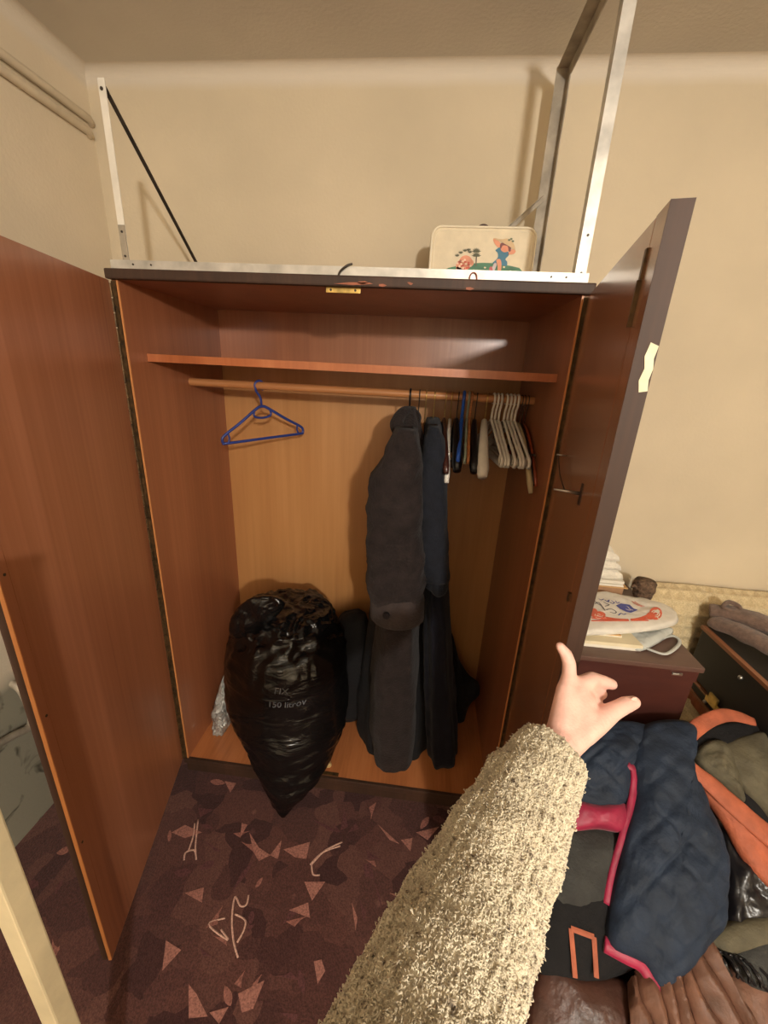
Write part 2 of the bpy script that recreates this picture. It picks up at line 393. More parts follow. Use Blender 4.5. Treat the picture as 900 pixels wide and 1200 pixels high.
def ridge(p, s): return 1 - abs(noise.noise(Vector(p) * s)) * 2
def puff(outline, nrm, h, mb=None, wr=.006, ws=14, rings=26, sub=8, bottom=.3, power=2.2, fn=None, straight=False):
    """a soft cushion-like solid grown on a closed outline"""
    mb = mb or MB(); nrm = Vector(nrm).normalized()
    pts = [Vector(p) for p in outline] if straight else catmull(outline, sub)
    c = sum(pts, Vector()) / len(pts); n = len(pts)
    top, bot = [], []
    for j in range(rings):
        s = 1 - j / rings
        e = (1 - s ** power) ** (1 / power) if s < 1 else 0
        rt, rb = [], []
        for p in pts:
            q = c + (p - c) * s
            d = fbm(q, ws) * wr + ridge(q + Vector((3, 1, 7)), ws * .6) * wr * .7
            if fn: d += fn(q)
            rt.append(q + nrm * (h * e + d * (min(1, e * 2.5))))
            rb.append(q - nrm * (h * bottom * e))
        top.append(rt); bot.append(rb)
    base = len(mb.v)
    mb.loft(bot[:0:-1] + top, cap=True)
    return mb

# ================================================================== THE ROOM
XL, XR, YB, YF, ZC = -.43, 3.3, .575, -4.2, 2.478
mb = MB().box((XL - .1, YF - .1, FZ - .06), (XR + .1, YB + .1, FZ)); floor = struct('floor', mb, 'carpet')
mb = MB().box((XL - .1, YB, FZ), (XR + .1, YB + .1, ZC + .06))
r_ = .032
def cove(mb, along, fix, sgn):
    """rounded plaster cove between wall and ceiling"""
    ring = []
    for k in range(9):
        a = PI / 2 * k / 8; ring.append((fix - sgn * r_ * (1 - math.sin(PI / 2 - a)) * 1, ZC - r_ + r_ * math.sin(a)))
    return ring
prof = [(r_ * (1 - math.cos(PI / 2 * k / 8)), ZC - r_ + r_ * math.sin(PI / 2 * k / 8)) for k in range(9)]
mb.loft([[Vector((x, YB - d, z)) for d, z in prof] + [Vector((x, YB + .02, ZC + .01)), Vector((x, YB + .02, ZC - r_))] for x in (XL, XR)])
struct('wall_back', mb, 'wall')
mb = MB().box((XL - .1, YF - .1, FZ), (XL, YB + .1, ZC + .06))
mb.loft([[Vector((XL + d, y, z)) for d, z in prof] + [Vector((XL - .02, y, ZC + .01)), Vector((XL - .02, y, ZC - r_))] for y in (YF, YB)])
struct('wall_left', mb, 'wall_left')
struct('wall_right', MB().box((XR, YF - .1, FZ), (XR + .1, YB + .1, ZC + .06)), 'wall')
struct('wall_front', MB().box((XL, YF - .1, FZ), (XR, YF, ZC + .06)), 'wall')
struct('ceiling', MB().box((XL - .1, YF - .1, ZC), (XR + .1, YB + .1, ZC + .1)), 'ceiling')

# carpet motifs woven into the pile: leaves, shards and scrolls
def cz(x, y): p = atz(150 + x / 2.25, 880 + y / 2.25, FZ + .0006); return p
def motif(polys, mat, z=.0008):
    for poly in polys:
        pts = [cz(*p) for p in poly]
        o = part('carpet_motif', MB().prism(pts, (0, 0, 1), z), mat, floor)
motif([[(320, 215), (345, 255), (375, 275), (345, 290), (330, 265)], [(375, 275), (405, 235), (400, 265), (395, 285)],
       [(410, 260), (480, 240), (470, 285), (440, 280)], [(465, 345), (520, 345), (485, 395)], [(425, 420), (475, 400), (480, 440)],
       [(660, 195), (715, 245), (690, 235)], [(720, 235), (750, 230), (745, 265)], [(290, 640), (360, 605), (330, 680), (300, 690)],
       [(160, 615), (180, 640), (210, 700), (160, 705)], [(100, 500), (140, 525), (90, 580)], [(200, 360), (195, 400), (150, 375)],
       [(490, 555), (510, 550), (520, 580), (500, 615)], [(590, 400), (605, 440), (600, 475)], [(760, 215), (820, 200), (790, 235)],
       [(255, 80), (285, 85), (270, 110)], [(115, 215), (150, 195), (195, 215), (150, 230)], [(215, 690), (265, 675), (240, 720)],
       [(300, 190), (315, 195), (295, 230)], [(690, 375), (720, 380), (735, 400)]], 'carpetlight')
motif([[(185, 150), (225, 155), (190, 175)], [(620, 300), (640, 295), (650, 340), (625, 330)], [(400, 690), (450, 695), (440, 715)],
       [(485, 180), (520, 195), (560, 215), (530, 210)], [(570, 150), (580, 200), (560, 210)], [(600, 190), (580, 215), (610, 205)], [(540, 190), (560, 212), (550, 215)],
       [(650, 345), (665, 385), (670, 420), (660, 390)], [(200, 235), (245, 265), (230, 265)], [(330, 290), (310, 330), (275, 370), (300, 320)]], 'carpetdark')
mrng = random.Random(11)
for k in range(70):                                                    # smaller leaves and shards of the woven ground
    x, y = mrng.uniform(-.30, 1.15), mrng.uniform(-1.05, -.02); a = mrng.uniform(0, 2 * PI); l_, w_ = mrng.uniform(.03, .07), mrng.uniform(.012, .03)
    if mrng.random() < .5: loc = [(0, 0), (l_ * .45, w_ * .5), (l_, 0), (l_ * .45, -w_ * .5)]; loc = [(p.x, p.y) for p in catmull([Vector((*q, 0)) for q in loc], 3)]
    else: loc = [(0, 0), (l_, w_ * .4), (l_ * .55, w_), (l_ * .3, w_ * .35)]
    z = FZ + .0004 + .00001 * k
    part('carpet_motif', MB().prism([(x + p * math.cos(a) - q * math.sin(a), y + p * math.sin(a) + q * math.cos(a), z) for p, q in loc], (0, 0, 1), .0006), 'carpetground' if mrng.random() < .6 else 'carpetdark', floor)
def scroll(paths):
    for p in paths:
        pts = catmull([cz(*q) for q in p], 6, False)
        part('carpet_scroll', MB().tube(pts, .003, 6, flat=(.35, 1), up=(0, 0, 1)), 'carpetpale', floor, smooth=True)
scroll([[(148, 288), (152, 268), (175, 262), (180, 287), (178, 250), (185, 180)], [(160, 262), (172, 225), (176, 190)],
        [(565, 240), (520, 262), (485, 298)], [(480, 300), (512, 268), (560, 250)], [(484, 298), (488, 325), (506, 327)],
        [(318, 380), (312, 405), (296, 408), (282, 385), (274, 440), (278, 500), (290, 545)], [(282, 430), (308, 445), (306, 470), (288, 505)],
        [(256, 440), (213, 457), (263, 498), (245, 470)]])

# pipes along the left wall
for i, (z, lab) in enumerate(((2.285, 'lower of two painted pipes running along the left wall'), (2.325, 'upper of two painted pipes running along the left wall'))):
    mb = MB(); mb.tube([(XL + .012, -1.6, z), (XL + .012, .40, z), (XL + .012, .53 + .015 * i, z), (XL + .006, .545 + .015 * i, z - .004), (XL - .01, .548 + .015 * i, z - .006)], .013, 10)
    tag(part('wall_pipe', mb, 'pipepaint', smooth=True), lab, 'pipe', 'painted pipes')
# bent metal bar on the left wall, behind the open door
mb = MB(); mb.tube(catmull([(XL + .03, -.46, .40), (XL + .03, -.28, .352), (XL + .03, -.215, .33), (XL + .03, -.195, .37), (XL + .025, -.2, .47), (XL - .01, -.2, .50)], 6, False), .012, 10)
tag(part('metal_bar', mb, 'greymetal', smooth=True), 'dull bent metal bar on the grey left wall behind the open door', 'bar')
# loose plaster flakes on that wall
# cream post at the lower left
t = thing('wooden_post', 'cream painted square post standing on the carpet at the lower left edge', 'post', (.288, -.812, FZ))
part('shaft', MB().box((.272, -.830, FZ + .03), (.304, -.798, 1.25), .003), 'postpaint', t)
part('foot', MB().box((.262, -.840, FZ), (.314, -.788, FZ + .03), .004), 'postpaint', t)
part('cap', MB().box((.267, -.835, 1.25), (.309, -.793, 1.27), .004), 'postpaint', t)

# ================================================================== WARDROBE
wr = thing('wardrobe', 'open brown wooden wardrobe with both doors swung out, shelf and hanging rail', 'wardrobe', (0, 0, FZ))
T0 = .006
part('side_panel', MB().box((-.014, .003, -.02), (T0, .555, H)), 'veneer', wr)
part('side_panel', MB().box((W - T0, .003, -.02), (W + .014, .555, H)), 'veneer', wr)
part('front_edging', MB().box((T0 - .005, 0, 0), (T0, .003, H)), 'edge', wr, label='pale edging strip')
part('front_edging', MB().box((W - T0, 0, 0), (W - T0 + .005, .003, H)), 'edge', wr, label='pale edging strip')
def top_profile():
    mb = MB()
    mb.box((-.018, -.014, H), (W + .02, .56, H + .024), .004)
    return mb
tp = part('top_panel', MB().box((-.012, .004, H), (W + .012, .56, H + .022)), 'veneer', wr)
part('front_lip', MB().box((-.018, -.016, H - .001), (W + .018, .004, H + .024), .004), 'stain', tp, label='dark scuffed front edge')
for a, b in ((.60, .70), (.715, .735), (.79, .80), (.93, .95), (.66, .69)):          # chipped veneer
    z = H + random.uniform(.0, .012)
    poly = [(a, -.0165, z), ((a + b) / 2, -.0165, z - .002), (b, -.0165, z + .002), (b - .01, -.0165, z + .005), ((a + b) / 2 - .01, -.0165, z + .004)]
    part('chip', MB().prism(poly, (0, -1, 0), .0006), 'terracotta', tp, label='pale chip in the dark edge')
part('bottom_panel', MB().box((T0, .008, -.02), (W - T0, .55, 0)), 'floor_ply', wr)
part('plinth', MB().box((-.012, .012, FZ), (W + .012, .03, -.018)), 'stain', wr)
part('sill', MB().box((-.012, -.004, -.022), (W + .012, .009, .001), .002), 'stain', wr, label='dark front sill')
part('back_panel', MB().box((T0, .543, -.02), (W - T0, .556, 1.53)), 'ply', wr, label='tan plywood back')
part('upper_back_panel', MB().box((T0, .545, 1.53), (W - T0, .556, H)), 'veneer', wr, label='red-brown back above the shelf')
sh = part('shelf', MB().box((T0 + .001, .082, 1.524), (W - T0 - .001, .543, 1.544)), 'veneer', wr)
part('shelf_edging', MB().box((T0 + .001, .079, 1.523), (W - T0 - .001, .0825, 1.545)), 'shelf', sh, label='bright front edge')
mb = MB(); mb.tube([(T0, .30, 1.46), (W - T0, .30, 1.46)], .0135, 20); rod = part('hanging_rail', mb, 'rod', wr, smooth=True, sharp=40)
part('strike_plate', MB().box((.575, .0045, H - .013), (.665, .0075, H - .0005), .0008), 'oldbrass', wr, label='brass catch plate under the top')
for x in (.588, .652):
    mb = MB(); mb.tube([(x, .0032, H - .0065), (x, .005, H - .0065)], .003, 8); part('screw', mb, 'darkmetal', wr)
part('floor_catch', MB().box((.535, .010, 0), (.625, .024, .003), .0008), 'brass', wr, label='brass catch plate at the sill')

def hinge(x, s):
    mb = MB(); mb.box((x, -.0022, 0.005), (x - s * .013, .0026, H - .004))
    n = 46
    for k in range(n):
        z0 = .006 + (H - .012) * k / n; z1 = z0 + (H - .012) / n * .9
        mb.tube([(x - s * .013, -.005, z0), (x - s * .013, -.005, z1)], .0042, 8)
    h = part('piano_hinge', mb, 'brass', wr, smooth=True, sharp=40, label='long tarnished piano hinge')
    return h
hinge(.0, 1); hinge(W, -1)
for z in np.linspace(.06, 1.66, 18):
    for x in (-.006, W + .006):
        mb = MB(); mb.tube([(x, -.0035, z), (x, -.0015, z)], .0022, 6); part('hinge_screw', mb, 'darkmetal', wr)

class Fr:
    """door frame: u along the door, n out of its inner face"""
    def __init__(s, p, ang): s.p = Vector(p); s.u = Vector((math.cos(ang), math.sin(ang), 0)); s.n = None
    def __call__(s, a, b, z): return s.p + s.u * a + s.n * b + Vector((0, 0, z))
    def box(s, mb, a0, a1, b0, b1, z0, z1):
        vs = [s(a, b, z) for z in (z0, z1) for b in (b0, b1) for a in (a0, a1)]
        return mb.add(vs, [(0, 2, 3, 1), (4, 5, 7, 6), (0, 1, 5, 4), (2, 6, 7, 3), (0, 4, 6, 2), (1, 3, 7, 5)])
    def mat(s):
        m = Matrix((s.u, s.n, Vector((0, 0, 1)))).transposed().to_4x4(); m.translation = s.p; return m
def door_part(name, fr, boxes, mat, parent, label=None):
    mb = MB()
    for b in boxes: fr.box(mb, *b)
    return part(name, mb, mat, parent, label=label)
# left door
fl = Fr((-.013, -.006, 0), math.atan2(-.58, .150)); fl.n = Vector((-fl.u.y, fl.u.x, 0))
L = .600; TH = .024
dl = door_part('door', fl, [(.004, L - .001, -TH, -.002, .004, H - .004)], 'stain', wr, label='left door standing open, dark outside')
door_part('door_lining', fl, [(.004, L - .024, -.002, 0, .004, H - .004)], 'door_veneer', dl, label='orange-brown veneered inner face')
door_part('door_stile', fl, [(L - .0225, L, -.006, .0005, .004, H - .004)], 'door_veneer', dl, label='inner edge strip')
door_part('edge_strip', fl, [(L, L + .002, -.0075, .0, .004, H - .004)], 'edge', dl, label='pale edging strip')
for a, z in ((L - .012, 1.155), (L - .014, .83), (L - .012, .45)):
    mb = MB(); mb.tube([fl(a, .0, z), fl(a, .0016, z)], .003, 8); part('nail_head', mb, 'darkmetal', dl)
# right door
fr_ = Fr((W + .006, -.006, 0), math.atan2(-.566, -.113)); fr_.n = Vector((fr_.u.y, -fr_.u.x, 0))
L2 = .588
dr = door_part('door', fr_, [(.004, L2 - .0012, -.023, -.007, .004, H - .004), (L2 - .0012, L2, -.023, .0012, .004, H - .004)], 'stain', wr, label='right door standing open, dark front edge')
door_part('door_lining', fr_, [(.004, .529, -.007, 0, .004, H - .004)], 'door_dark', dr, label='glossy brown inner face')
door_part('door_stile', fr_, [(.5365, L2 - .0012, -.007, .001, .004, H - .004)], 'door_dark', dr, label='brown strip along the opening edge')
mb = MB(); fr_.box(mb, .5285, .5375, -.002, .004, 1.655, 1.69); fr_.box(mb, .5305, .5355, 0, .006, 1.60, 1.655)
part('door_bolt', mb, 'brass', dr, label='brass top bolt')
mb = MB(); fr_.box(mb, .529, .537, -.001, .004, 1.185, 1.20); part('bolt_knob', mb, 'brass', dr)
mb = MB(); mb.tube([fr_(.437, .0, 1.345), fr_(.437, .045, 1.347)], [.0032, .0016], 8); part('hook', mb, 'steel', dr, smooth=True, label='steel pin')
mb = MB(); fr_.box(mb, .430, .444, 0, .0015, 1.325, 1.362); part('hook_plate', mb, 'stain', dr)
mb = MB(); mb.tube([fr_(.155, .0, 1.362), fr_(.155, .02, 1.363)], .002, 8); part('hook', mb, 'steel', dr, smooth=True, label='steel pin')
mb = MB(); mb.tube(catmull([fr_(.155, .016, 1.362), fr_(.21, .012, 1.33), fr_(.30, .008, 1.315), fr_(.437, .02, 1.346)], 8, False), .0012, 6); part('tie_cord', mb, 'darkmetal', dr, smooth=True)
mb = MB(); zz = [1.50, 1.515, 1.53, 1.55, 1.565, 1.58]
ed = []
for i, z in enumerate([1.522, 1.535, 1.548, 1.56, 1.574]): ed.append(fr_(L2 + .0003, -.0225 + .002 * (i % 2), z))
for i, z in enumerate([1.578, 1.562, 1.548, 1.534, 1.52]): ed.append(fr_(L2 + .0003, -.013 + .003 * (i % 2), z))
mb.prism(ed, fr_.u, .0008); part('torn_sticker', mb, 'sticker', dr, label='torn pale paper patch on the edge')
mb = MB(); mb.tube([fr_(L2, -.012, 1.055), fr_(L2 + .004, -.012, 1.055)], .004, 8); part('nail_head', mb, 'steel', dr)

# ================================================================== METAL FRAME ON TOP
zt = H + .0245
mf = thing('shelf_frame', 'slotted metal angle frame standing on top of the wardrobe', 'frame', (W / 2, .25, zt))
def angle_bar(a, b, e1, e2, wd=.02, th=.002):
    """L-section bar from a to b with legs along e1 and e2"""
    a, b, e1, e2 = map(Vector, (a, b, e1, e2)); mb = MB()
    prof = [Vector((0, 0)), Vector((wd, 0)), Vector((wd, th)), Vector((th, th)), Vector((th, wd)), Vector((0, wd))]
    mb.loft([[p + e1 * q.x + e2 * q.y for q in prof] for p in (a, b)]); return mb
part('front_rail', angle_bar((-.004, -.004, zt), (W, -.004, zt), (0, 1, 0), (0, 0, 1), .021), 'alu', mf)
part('post', angle_bar((.030, .0, zt), (.030, .0, 2.145), (1, 0, 0), (0, 1, 0), .018), 'whitepaint', mf, label='white painted left post')
part('post_bracket', MB().box((.031, -.002, zt + .002), (.048, 0, zt + .10)), 'greymetal', mf)
part('post', angle_bar((W - .032, .002, zt), (W - .032, .002, 2.408), (1, 0, 0), (0, 1, 0), .026), 'alu', mf, label='bright front right post')
part('post', angle_bar((W - .02, .47, zt), (W - .02, .47, 2.408), (-1, 0, 0), (0, -1, 0), .036, .003), 'greymetal', mf, label='grey rear right post')
part('top_rail', angle_bar((W - .02, .47, 2.408), (W - .012, .0, 2.408), (-1, 0, 0), (0, 0, -1), .034, .003), 'greymetal', mf)
part('side_brace', angle_bar((.036, .004, 2.13), (.02, .50, zt), (1, 0, 0), (0, .6, .8), .010, .003), 'darkmetal', mf, label='dark slanted brace on the left')
part('side_rail', angle_bar((.0, .004, zt), (.0, .52, zt), (1, 0, 0), (0, 0, 1), .02), 'alu', mf)
part('rear_brace', angle_bar((W - .045, .463, 2.085), (.92, .463, 1.86), (.66, 0, -.75), (0, -1, 0), .014, .002), 'greymetal', mf)
part('rear_rail', angle_bar((.0, .52, zt), (W, .52, zt), (0, -1, 0), (0, 0, 1), .02), 'alu', mf)
def screw(p, n, r=.003, m='darkmetal'):
    mb = MB(); p = Vector(p); mb.tube([p, p + Vector(n) * .0015], r, 8); part('screw', mb, m, mf)
for z in (zt + .03, zt + .085): screw((.040, -.002, z), (0, -1, 0))
screw((.038, 0, 2.125), (0, -1, 0), .004)
for z in (zt + .022, zt + .10): screw((W - .018, .002, z), (0, -1, 0))
for x in (.06, .11, 1.13, 1.165): screw((x, -.004, zt + .011), (0, -1, 0), .0025)
mb = MB(); mb.tube(catmull([(.61, -.006, zt - .022), (.612, -.008, zt + .004), (.63, -.010, zt + .02), (.645, -.006, zt + .026)], 6, False), .0028, 6); part('wire_tie', mb, 'darkmetal', mf, smooth=True, label='black wire tie')
mb = MB(); c0 = Vector((.945, -.007, zt + .002)); mb.tube([c0 + Vector((math.cos(a) * .009, -.001 * math.sin(3 * a), math.sin(a) * .013)) for a in np.linspace(0, 2 * PI, 14)[:-1]], .0016, 6, closed=True)
mb.tube([c0 + Vector((0, 0, -.012)), c0 + Vector((-.002, .002, -.025))], .0016, 6); part('wire_tie', mb, 'redwood', mf, smooth=True, label='reddish wire loop')

# ================================================================== TOY SUITCASE
sx0, sx1, sy0, sy1, sz0, sz1 = .826, 1.156, .36, .455, zt, 1.972
ts = thing('toy_suitcase', 'small cream suitcase with a girl picture standing on top of the wardrobe', 'suitcase', ((sx0 + sx1) / 2, (sy0 + sy1) / 2, sz0))
def rrect(x0, x1, z0, z1, r, y, n=6):
    out = []
    for cx, cz_, a0 in ((x1 - r, z1 - r, 0), (x0 + r, z1 - r, PI / 2), (x0 + r, z0 + r, PI), (x1 - r, z0 + r, 1.5 * PI)):
        for k in range(n + 1):
            a = a0 + PI / 2 * k / n; out.append(Vector((cx + r * math.cos(a), y, cz_ + r * math.sin(a))))
    return out
mb = MB(); mb.loft([rrect(sx0 + .003, sx1 - .003, sz0 + .003, sz1 - .003, .03, sy0), rrect(sx0, sx1, sz0, sz1, .032, sy0 + .004), rrect(sx0, sx1, sz0, sz1, .032, sy1 - .004), rrect(sx0 + .003, sx1 - .003, sz0 + .003, sz1 - .003, .03, sy1)])
part('body', mb, 'case_vinyl', ts, smooth=True, sharp=35)
for y in (sy0 - .0005, sy1):
    mb = MB(); mb.tube(rrect(sx0 + .004, sx1 - .004, sz0 + .004, sz1 - .004, .03, y), .0035, 8, closed=True); part('piping', mb, 'case_trim', ts, smooth=True)
mb = MB(); mb.tube(rrect(sx0 + .015, sx1 - .015, sz0 + .015, sz1 - .015, .024, sy0), .0009, 5, closed=True); part('stitching', mb, 'case_trim', ts, smooth=True)
mb = MB(); mb.tube(catmull([(.975, .41, sz1), (.98, .41, sz1 + .012), (.992, .41, sz1 + .016), (1.004, .41, sz1 + .012), (1.009, .41, sz1)], 5, False), .004, 8); part('handle', mb, 'darkleather', ts, smooth=True, label='dark carrying handle')
for x in (.90, 1.09):
    part('clasp', MB().box((x - .01, .40, sz1 - .001), (x + .01, .43, sz1 + .003), .001), 'steel', ts)
# the picture printed on the lid: flat shapes on the front face
pic = part('printed_picture', MB().prism([aty(521, 316, sy0 - .0002), *[aty(521 + 4.6 * k, 316 - 7 * math.sin(PI * k / 20) - 1, sy0 - .0002) for k in range(1, 20)], aty(613, 319, sy0 - .0002), aty(613, 330, sy0 - .0002), aty(521, 330, sy0 - .0002)], (0, -1, 0), .0003), simple('hill_green_print', (58, 118, 84), .5), ts, label='green hill of the printed picture')
def ink(nm, pts, c, lvl=1, closed=True, sub=5):
    pts = [aty(495 + x / 6, 245 + y / 6, sy0 - .0006 - .0003 * lvl) for x, y in pts]
    if sub: pts = catmull(pts, sub)
    m = bpy.data.materials.get('print_%d_%d_%d' % c) or simple('print_%d_%d_%d' % c, c, .5, 0, .05)
    part(nm, MB().prism(pts, (0, -1, 0), .0003), m, pic)
def circ(x, y, rx, ry=None, n=12): return [(x + rx * math.cos(2 * PI * k / n), y + (ry or rx) * math.sin(2 * PI * k / n)) for k in range(n)]
for p in (circ(282, 400, 46, 42), circ(305, 370, 46, 44), circ(265, 420, 28, 22), circ(335, 378, 26, 26)): ink('bush', p, (226, 150, 116))
for k in range(26):
    a, r = random.uniform(0, 2 * PI), 45 * math.sqrt(random.random()); ink('blossom', circ(293 + r * math.cos(a) * 1.1, 388 + r * math.sin(a), 8, 8, 6), random.choice([(206, 84, 62), (244, 206, 176)]), 2)
def leaf(x, y, dx, dy, wd):
    return [(x, y), (x + dx * .5 - dy * wd, y + dy * .5 + dx * wd), (x + dx, y + dy), (x + dx * .5 + dy * wd, y + dy * .5 - dx * wd)]
for x0, y0 in ((245, 335), (270, 315), (300, 300), (325, 295), (335, 310)):
    for a in (-2.4, -1.9, -1.3, -.8): ink('leaf', leaf(x0, y0, 24 * math.cos(a), 24 * math.sin(a), .18), (84, 84, 58), 2, sub=0)
ink('trunk', [(372, 400), (376, 330), (384, 330), (380, 400)], (92, 76, 56), 2, sub=0)
for k in range(14):
    a = -PI / 2 + (k % 7 - 3) * .42; yy = 335 - (k // 7) * 30
    ink('leaf', leaf(380, yy, 36 * math.cos(a), 36 * math.sin(a), .16), (92, 92, 62), 2, sub=0)
ink('dress', [(525, 280), (548, 270), (600, 300), (606, 325), (584, 352), (596, 372), (592, 398), (560, 396), (520, 382), (492, 380), (528, 345), (530, 310), (514, 292)], (44, 112, 140), 2)
ink('leg', [(520, 360), (545, 352), (556, 385), (550, 440), (530, 442), (528, 400)], (226, 150, 112), 3)
ink('leg', [(505, 380), (522, 388), (512, 420), (498, 446), (482, 440)], (200, 186, 190), 2)
ink('shoe', [(470, 415), (488, 405), (494, 440), (476, 450)], (188, 86, 92), 3)
ink('arm', [(538, 272), (510, 245), (498, 212), (520, 205), (540, 230), (556, 250)], (226, 150, 112), 2)
ink('arm', [(596, 318), (640, 316), (656, 296), (640, 282), (618, 290)], (226, 150, 112), 2)
ink('head', circ(580, 272, 32, 32), (228, 146, 110), 3)
ink('hair', [(545, 262), (556, 238), (600, 236), (622, 262), (620, 295), (606, 296), (600, 262), (566, 256), (552, 280)], (112, 48, 42), 4)
ink('hat', [(500, 204), (560, 212), (600, 208), (640, 240), (652, 290), (620, 268), (560, 234), (520, 218)], (206, 176, 132), 5)
for x, y in ((610, 218), (625, 210), (636, 226)): ink('hat_leaf', circ(x, y, 9, 7, 6), (92, 104, 72), 6)
for x, y in ((440, 412), (408, 436), (618, 438), (574, 408), (360, 432)): ink('flower', circ(x, y, 8, 6, 6), (228, 214, 180), 2)

# ================================================================== HANGERS
XRAIL, YR, ZR = 0, .30, 1.46
def hook_pts(neck=-.075):
    pts = [Vector((0, .012, -.014))]
    for a in np.linspace(-.35 * PI, 1.0 * PI, 12): pts.append(Vector((0, .0 + .0165 * math.cos(a), .0165 * math.sin(a))))
    pts = pts[1:]
    pts += [Vector((0, -.014, -.018)), Vector((0, -.004, -.034)), Vector((0, 0, -.048)), Vector((0, 0, neck))]
    return pts
def place(t, x, yaw=0, tilt=0):
    t.location = (x, YR, ZR); t.rotation_euler = (0, tilt, yaw)
def tubular(name, label, mat, wd=.2, r=.0042, group=None, loop=False):
    t = thing(name, label, 'hanger', (0, 0, 0), group)
    mb = MB(); mb.tube(hook_pts(), r * .85, 8); part('hook', mb, mat, t, smooth=True, local=True)
    path = [(0, 0, -.072), (0, .02, -.078), (0, wd * .55, -.122), (0, wd * .93, -.158), (0, wd, -.172), (0, wd * .985, -.184), (0, wd * .9, -.187), (0, 0, -.187),
            (0, -wd * .9, -.187), (0, -wd * .985, -.184), (0, -wd, -.172), (0, -wd * .93, -.158), (0, -wd * .55, -.122), (0, -.02, -.078)]
    mb = MB(); mb.tube(catmull(path, 4), r, 8, closed=True); part('frame', mb, mat, t, smooth=True, local=True)
    for s in (1, -1):
        mb = MB(); mb.tube(catmull([(0, s * wd * .86, -.152), (0, s * wd * .84, -.17), (0, s * wd * .88, -.186)], 4, False), r * .7, 6); part('skirt_notch', mb, mat, t, smooth=True, local=True)
    if loop:
        mb = MB(); mb.tube(catmull([(0, .03, -.085), (0, .03, -.105), (0, 0, -.112), (0, -.03, -.105), (0, -.03, -.085)], 5, False), r * .8, 8); part('centre_loop', mb, mat, t, smooth=True, local=True)
    return t
def wide(name, label, mat, hookmat='gold', wd=.21, rad=.017, drop=.15, bar=True, clip=None, group=None):
    t = thing(name, label, 'hanger', (0, 0, 0), group)
    mb = MB(); mb.tube(hook_pts(-.08), .0017, 8); part('hook', mb, hookmat, t, smooth=True, local=True)
    mb = MB(); pts, rs = [], []
    for k in range(25):
        s = -1 + 2 * k / 24; a = abs(s)
        pts.append((.012 * a * a, s * wd, -.078 - drop * (.35 * a + .65 * a ** 2.2) * .9)); rs.append(rad * (.5 + .5 * a ** 1.2) * (1 if a < .96 else .7))
    mb.tube(pts, rs, 10, flat=(1.0, .85)); part('shoulders', mb, mat, t, smooth=True, local=True)
    if bar:
        mb = MB(); mb.tube([(0.008, -wd * .75, -.155), (.008, wd * .75, -.155)], .004, 8); part('bar', mb, hookmat if hookmat != 'gold' else mat, t, smooth=True, local=True)
    if clip:
        for s in (-1, 1):
            mb = MB(); mb.box((-.006, s * wd * .7 - .012, -.215), (.012, s * wd * .7 + .012, -.165), .003); mb.tube([(-.01, s * wd * .7, -.19), (.016, s * wd * .7, -.19)], .006, 8)
            part('clip', mb, clip, t, smooth=True, local=True, sharp=40)
    return t
# lone blue hanger on the left, turned almost along the rail
t = tubular('blue_hanger', 'blue plastic hanger hanging alone at the left end of the rail', 'blueplastic', .155, .005, loop=True)
t.location = (.262, YR, ZR); t.rotation_euler = (math.radians(4), 0, math.radians(-46))
# row of white tubular hangers
wh = tubular('white_hanger', '', 'whiteplastic', .205, .0050, 'white tubular hangers')
ordn = ['leftmost', 'second from the left', 'third from the left', 'middle one', 'third from the right', 'second from the right', 'rightmost']
for i, x in enumerate((1.080, 1.092, 1.104, 1.122, 1.134, 1.146, 1.158)):
    lab = 'ivory tubular plastic hanger, %s of the row of seven on the rail' % ordn[i]
    if i == 0: t = wh; t['label'] = lab
    else: t = dup(wh, (0, 0, 0), lab)
    place(t, x, math.radians(random.uniform(3, 6)), 0)
place(wide('coat_hanger', 'broad ivory shoulder hanger just left of the tubular white row', 'whiteplastic', 'gold', .215, .024, .16), 1.058, math.radians(-7))
place(wide('coat_hanger', 'black plastic hanger with broad ends between the orange-tan and the broad ivory hangers', 'blackplastic', 'darkmetal', .2, .018), 1.024, math.radians(-5))
place(tubular('thin_hanger', 'tan wooden hanger squeezed between grey-green and black ones', 'tanwood', .19, .0045), 1.007, math.radians(-3))
place(tubular('thin_hanger', 'grey-green plastic hanger beside the tan one', 'greenish', .195, .004), .997, math.radians(-3))
place(tubular('thin_hanger', 'bright blue plastic hanger among dark hangers right of the coats', 'brightblue', .19, .0065), .980, math.radians(-4))
place(wide('clip_hanger', 'thick black hanger with round clips, left of the bright blue hanger', 'blackplastic', 'blackplastic', .195, .02, clip='blackplastic'), .962, math.radians(-2))
place(wide('clip_hanger', 'white plastic hanger with a metal clip beside the navy coat', 'whiteplastic', 'gold', .21, .012, .19, clip='steel'), .940, math.radians(-4))
place(wide('coat_hanger', 'dark brown lacquered hanger right against the navy coat collar', 'darkwoodplastic', 'gold', .235, .013), .920, math.radians(0))
place(wide('coat_hanger', 'beige hanger with hanging end right of the white row', 'beige', 'darkmetal', .225, .011, .2), 1.172, math.radians(2))
place(wide('coat_hanger', 'black hanger second from the right end of the rail', 'blackplastic', 'darkmetal', .205, .010, .18), 1.181, math.radians(2))
place(wide('coat_hanger', 'red-brown wooden hanger at the right end of the rail', 'redwood', 'darkmetal', .21, .008, .18), 1.192, math.radians(1))

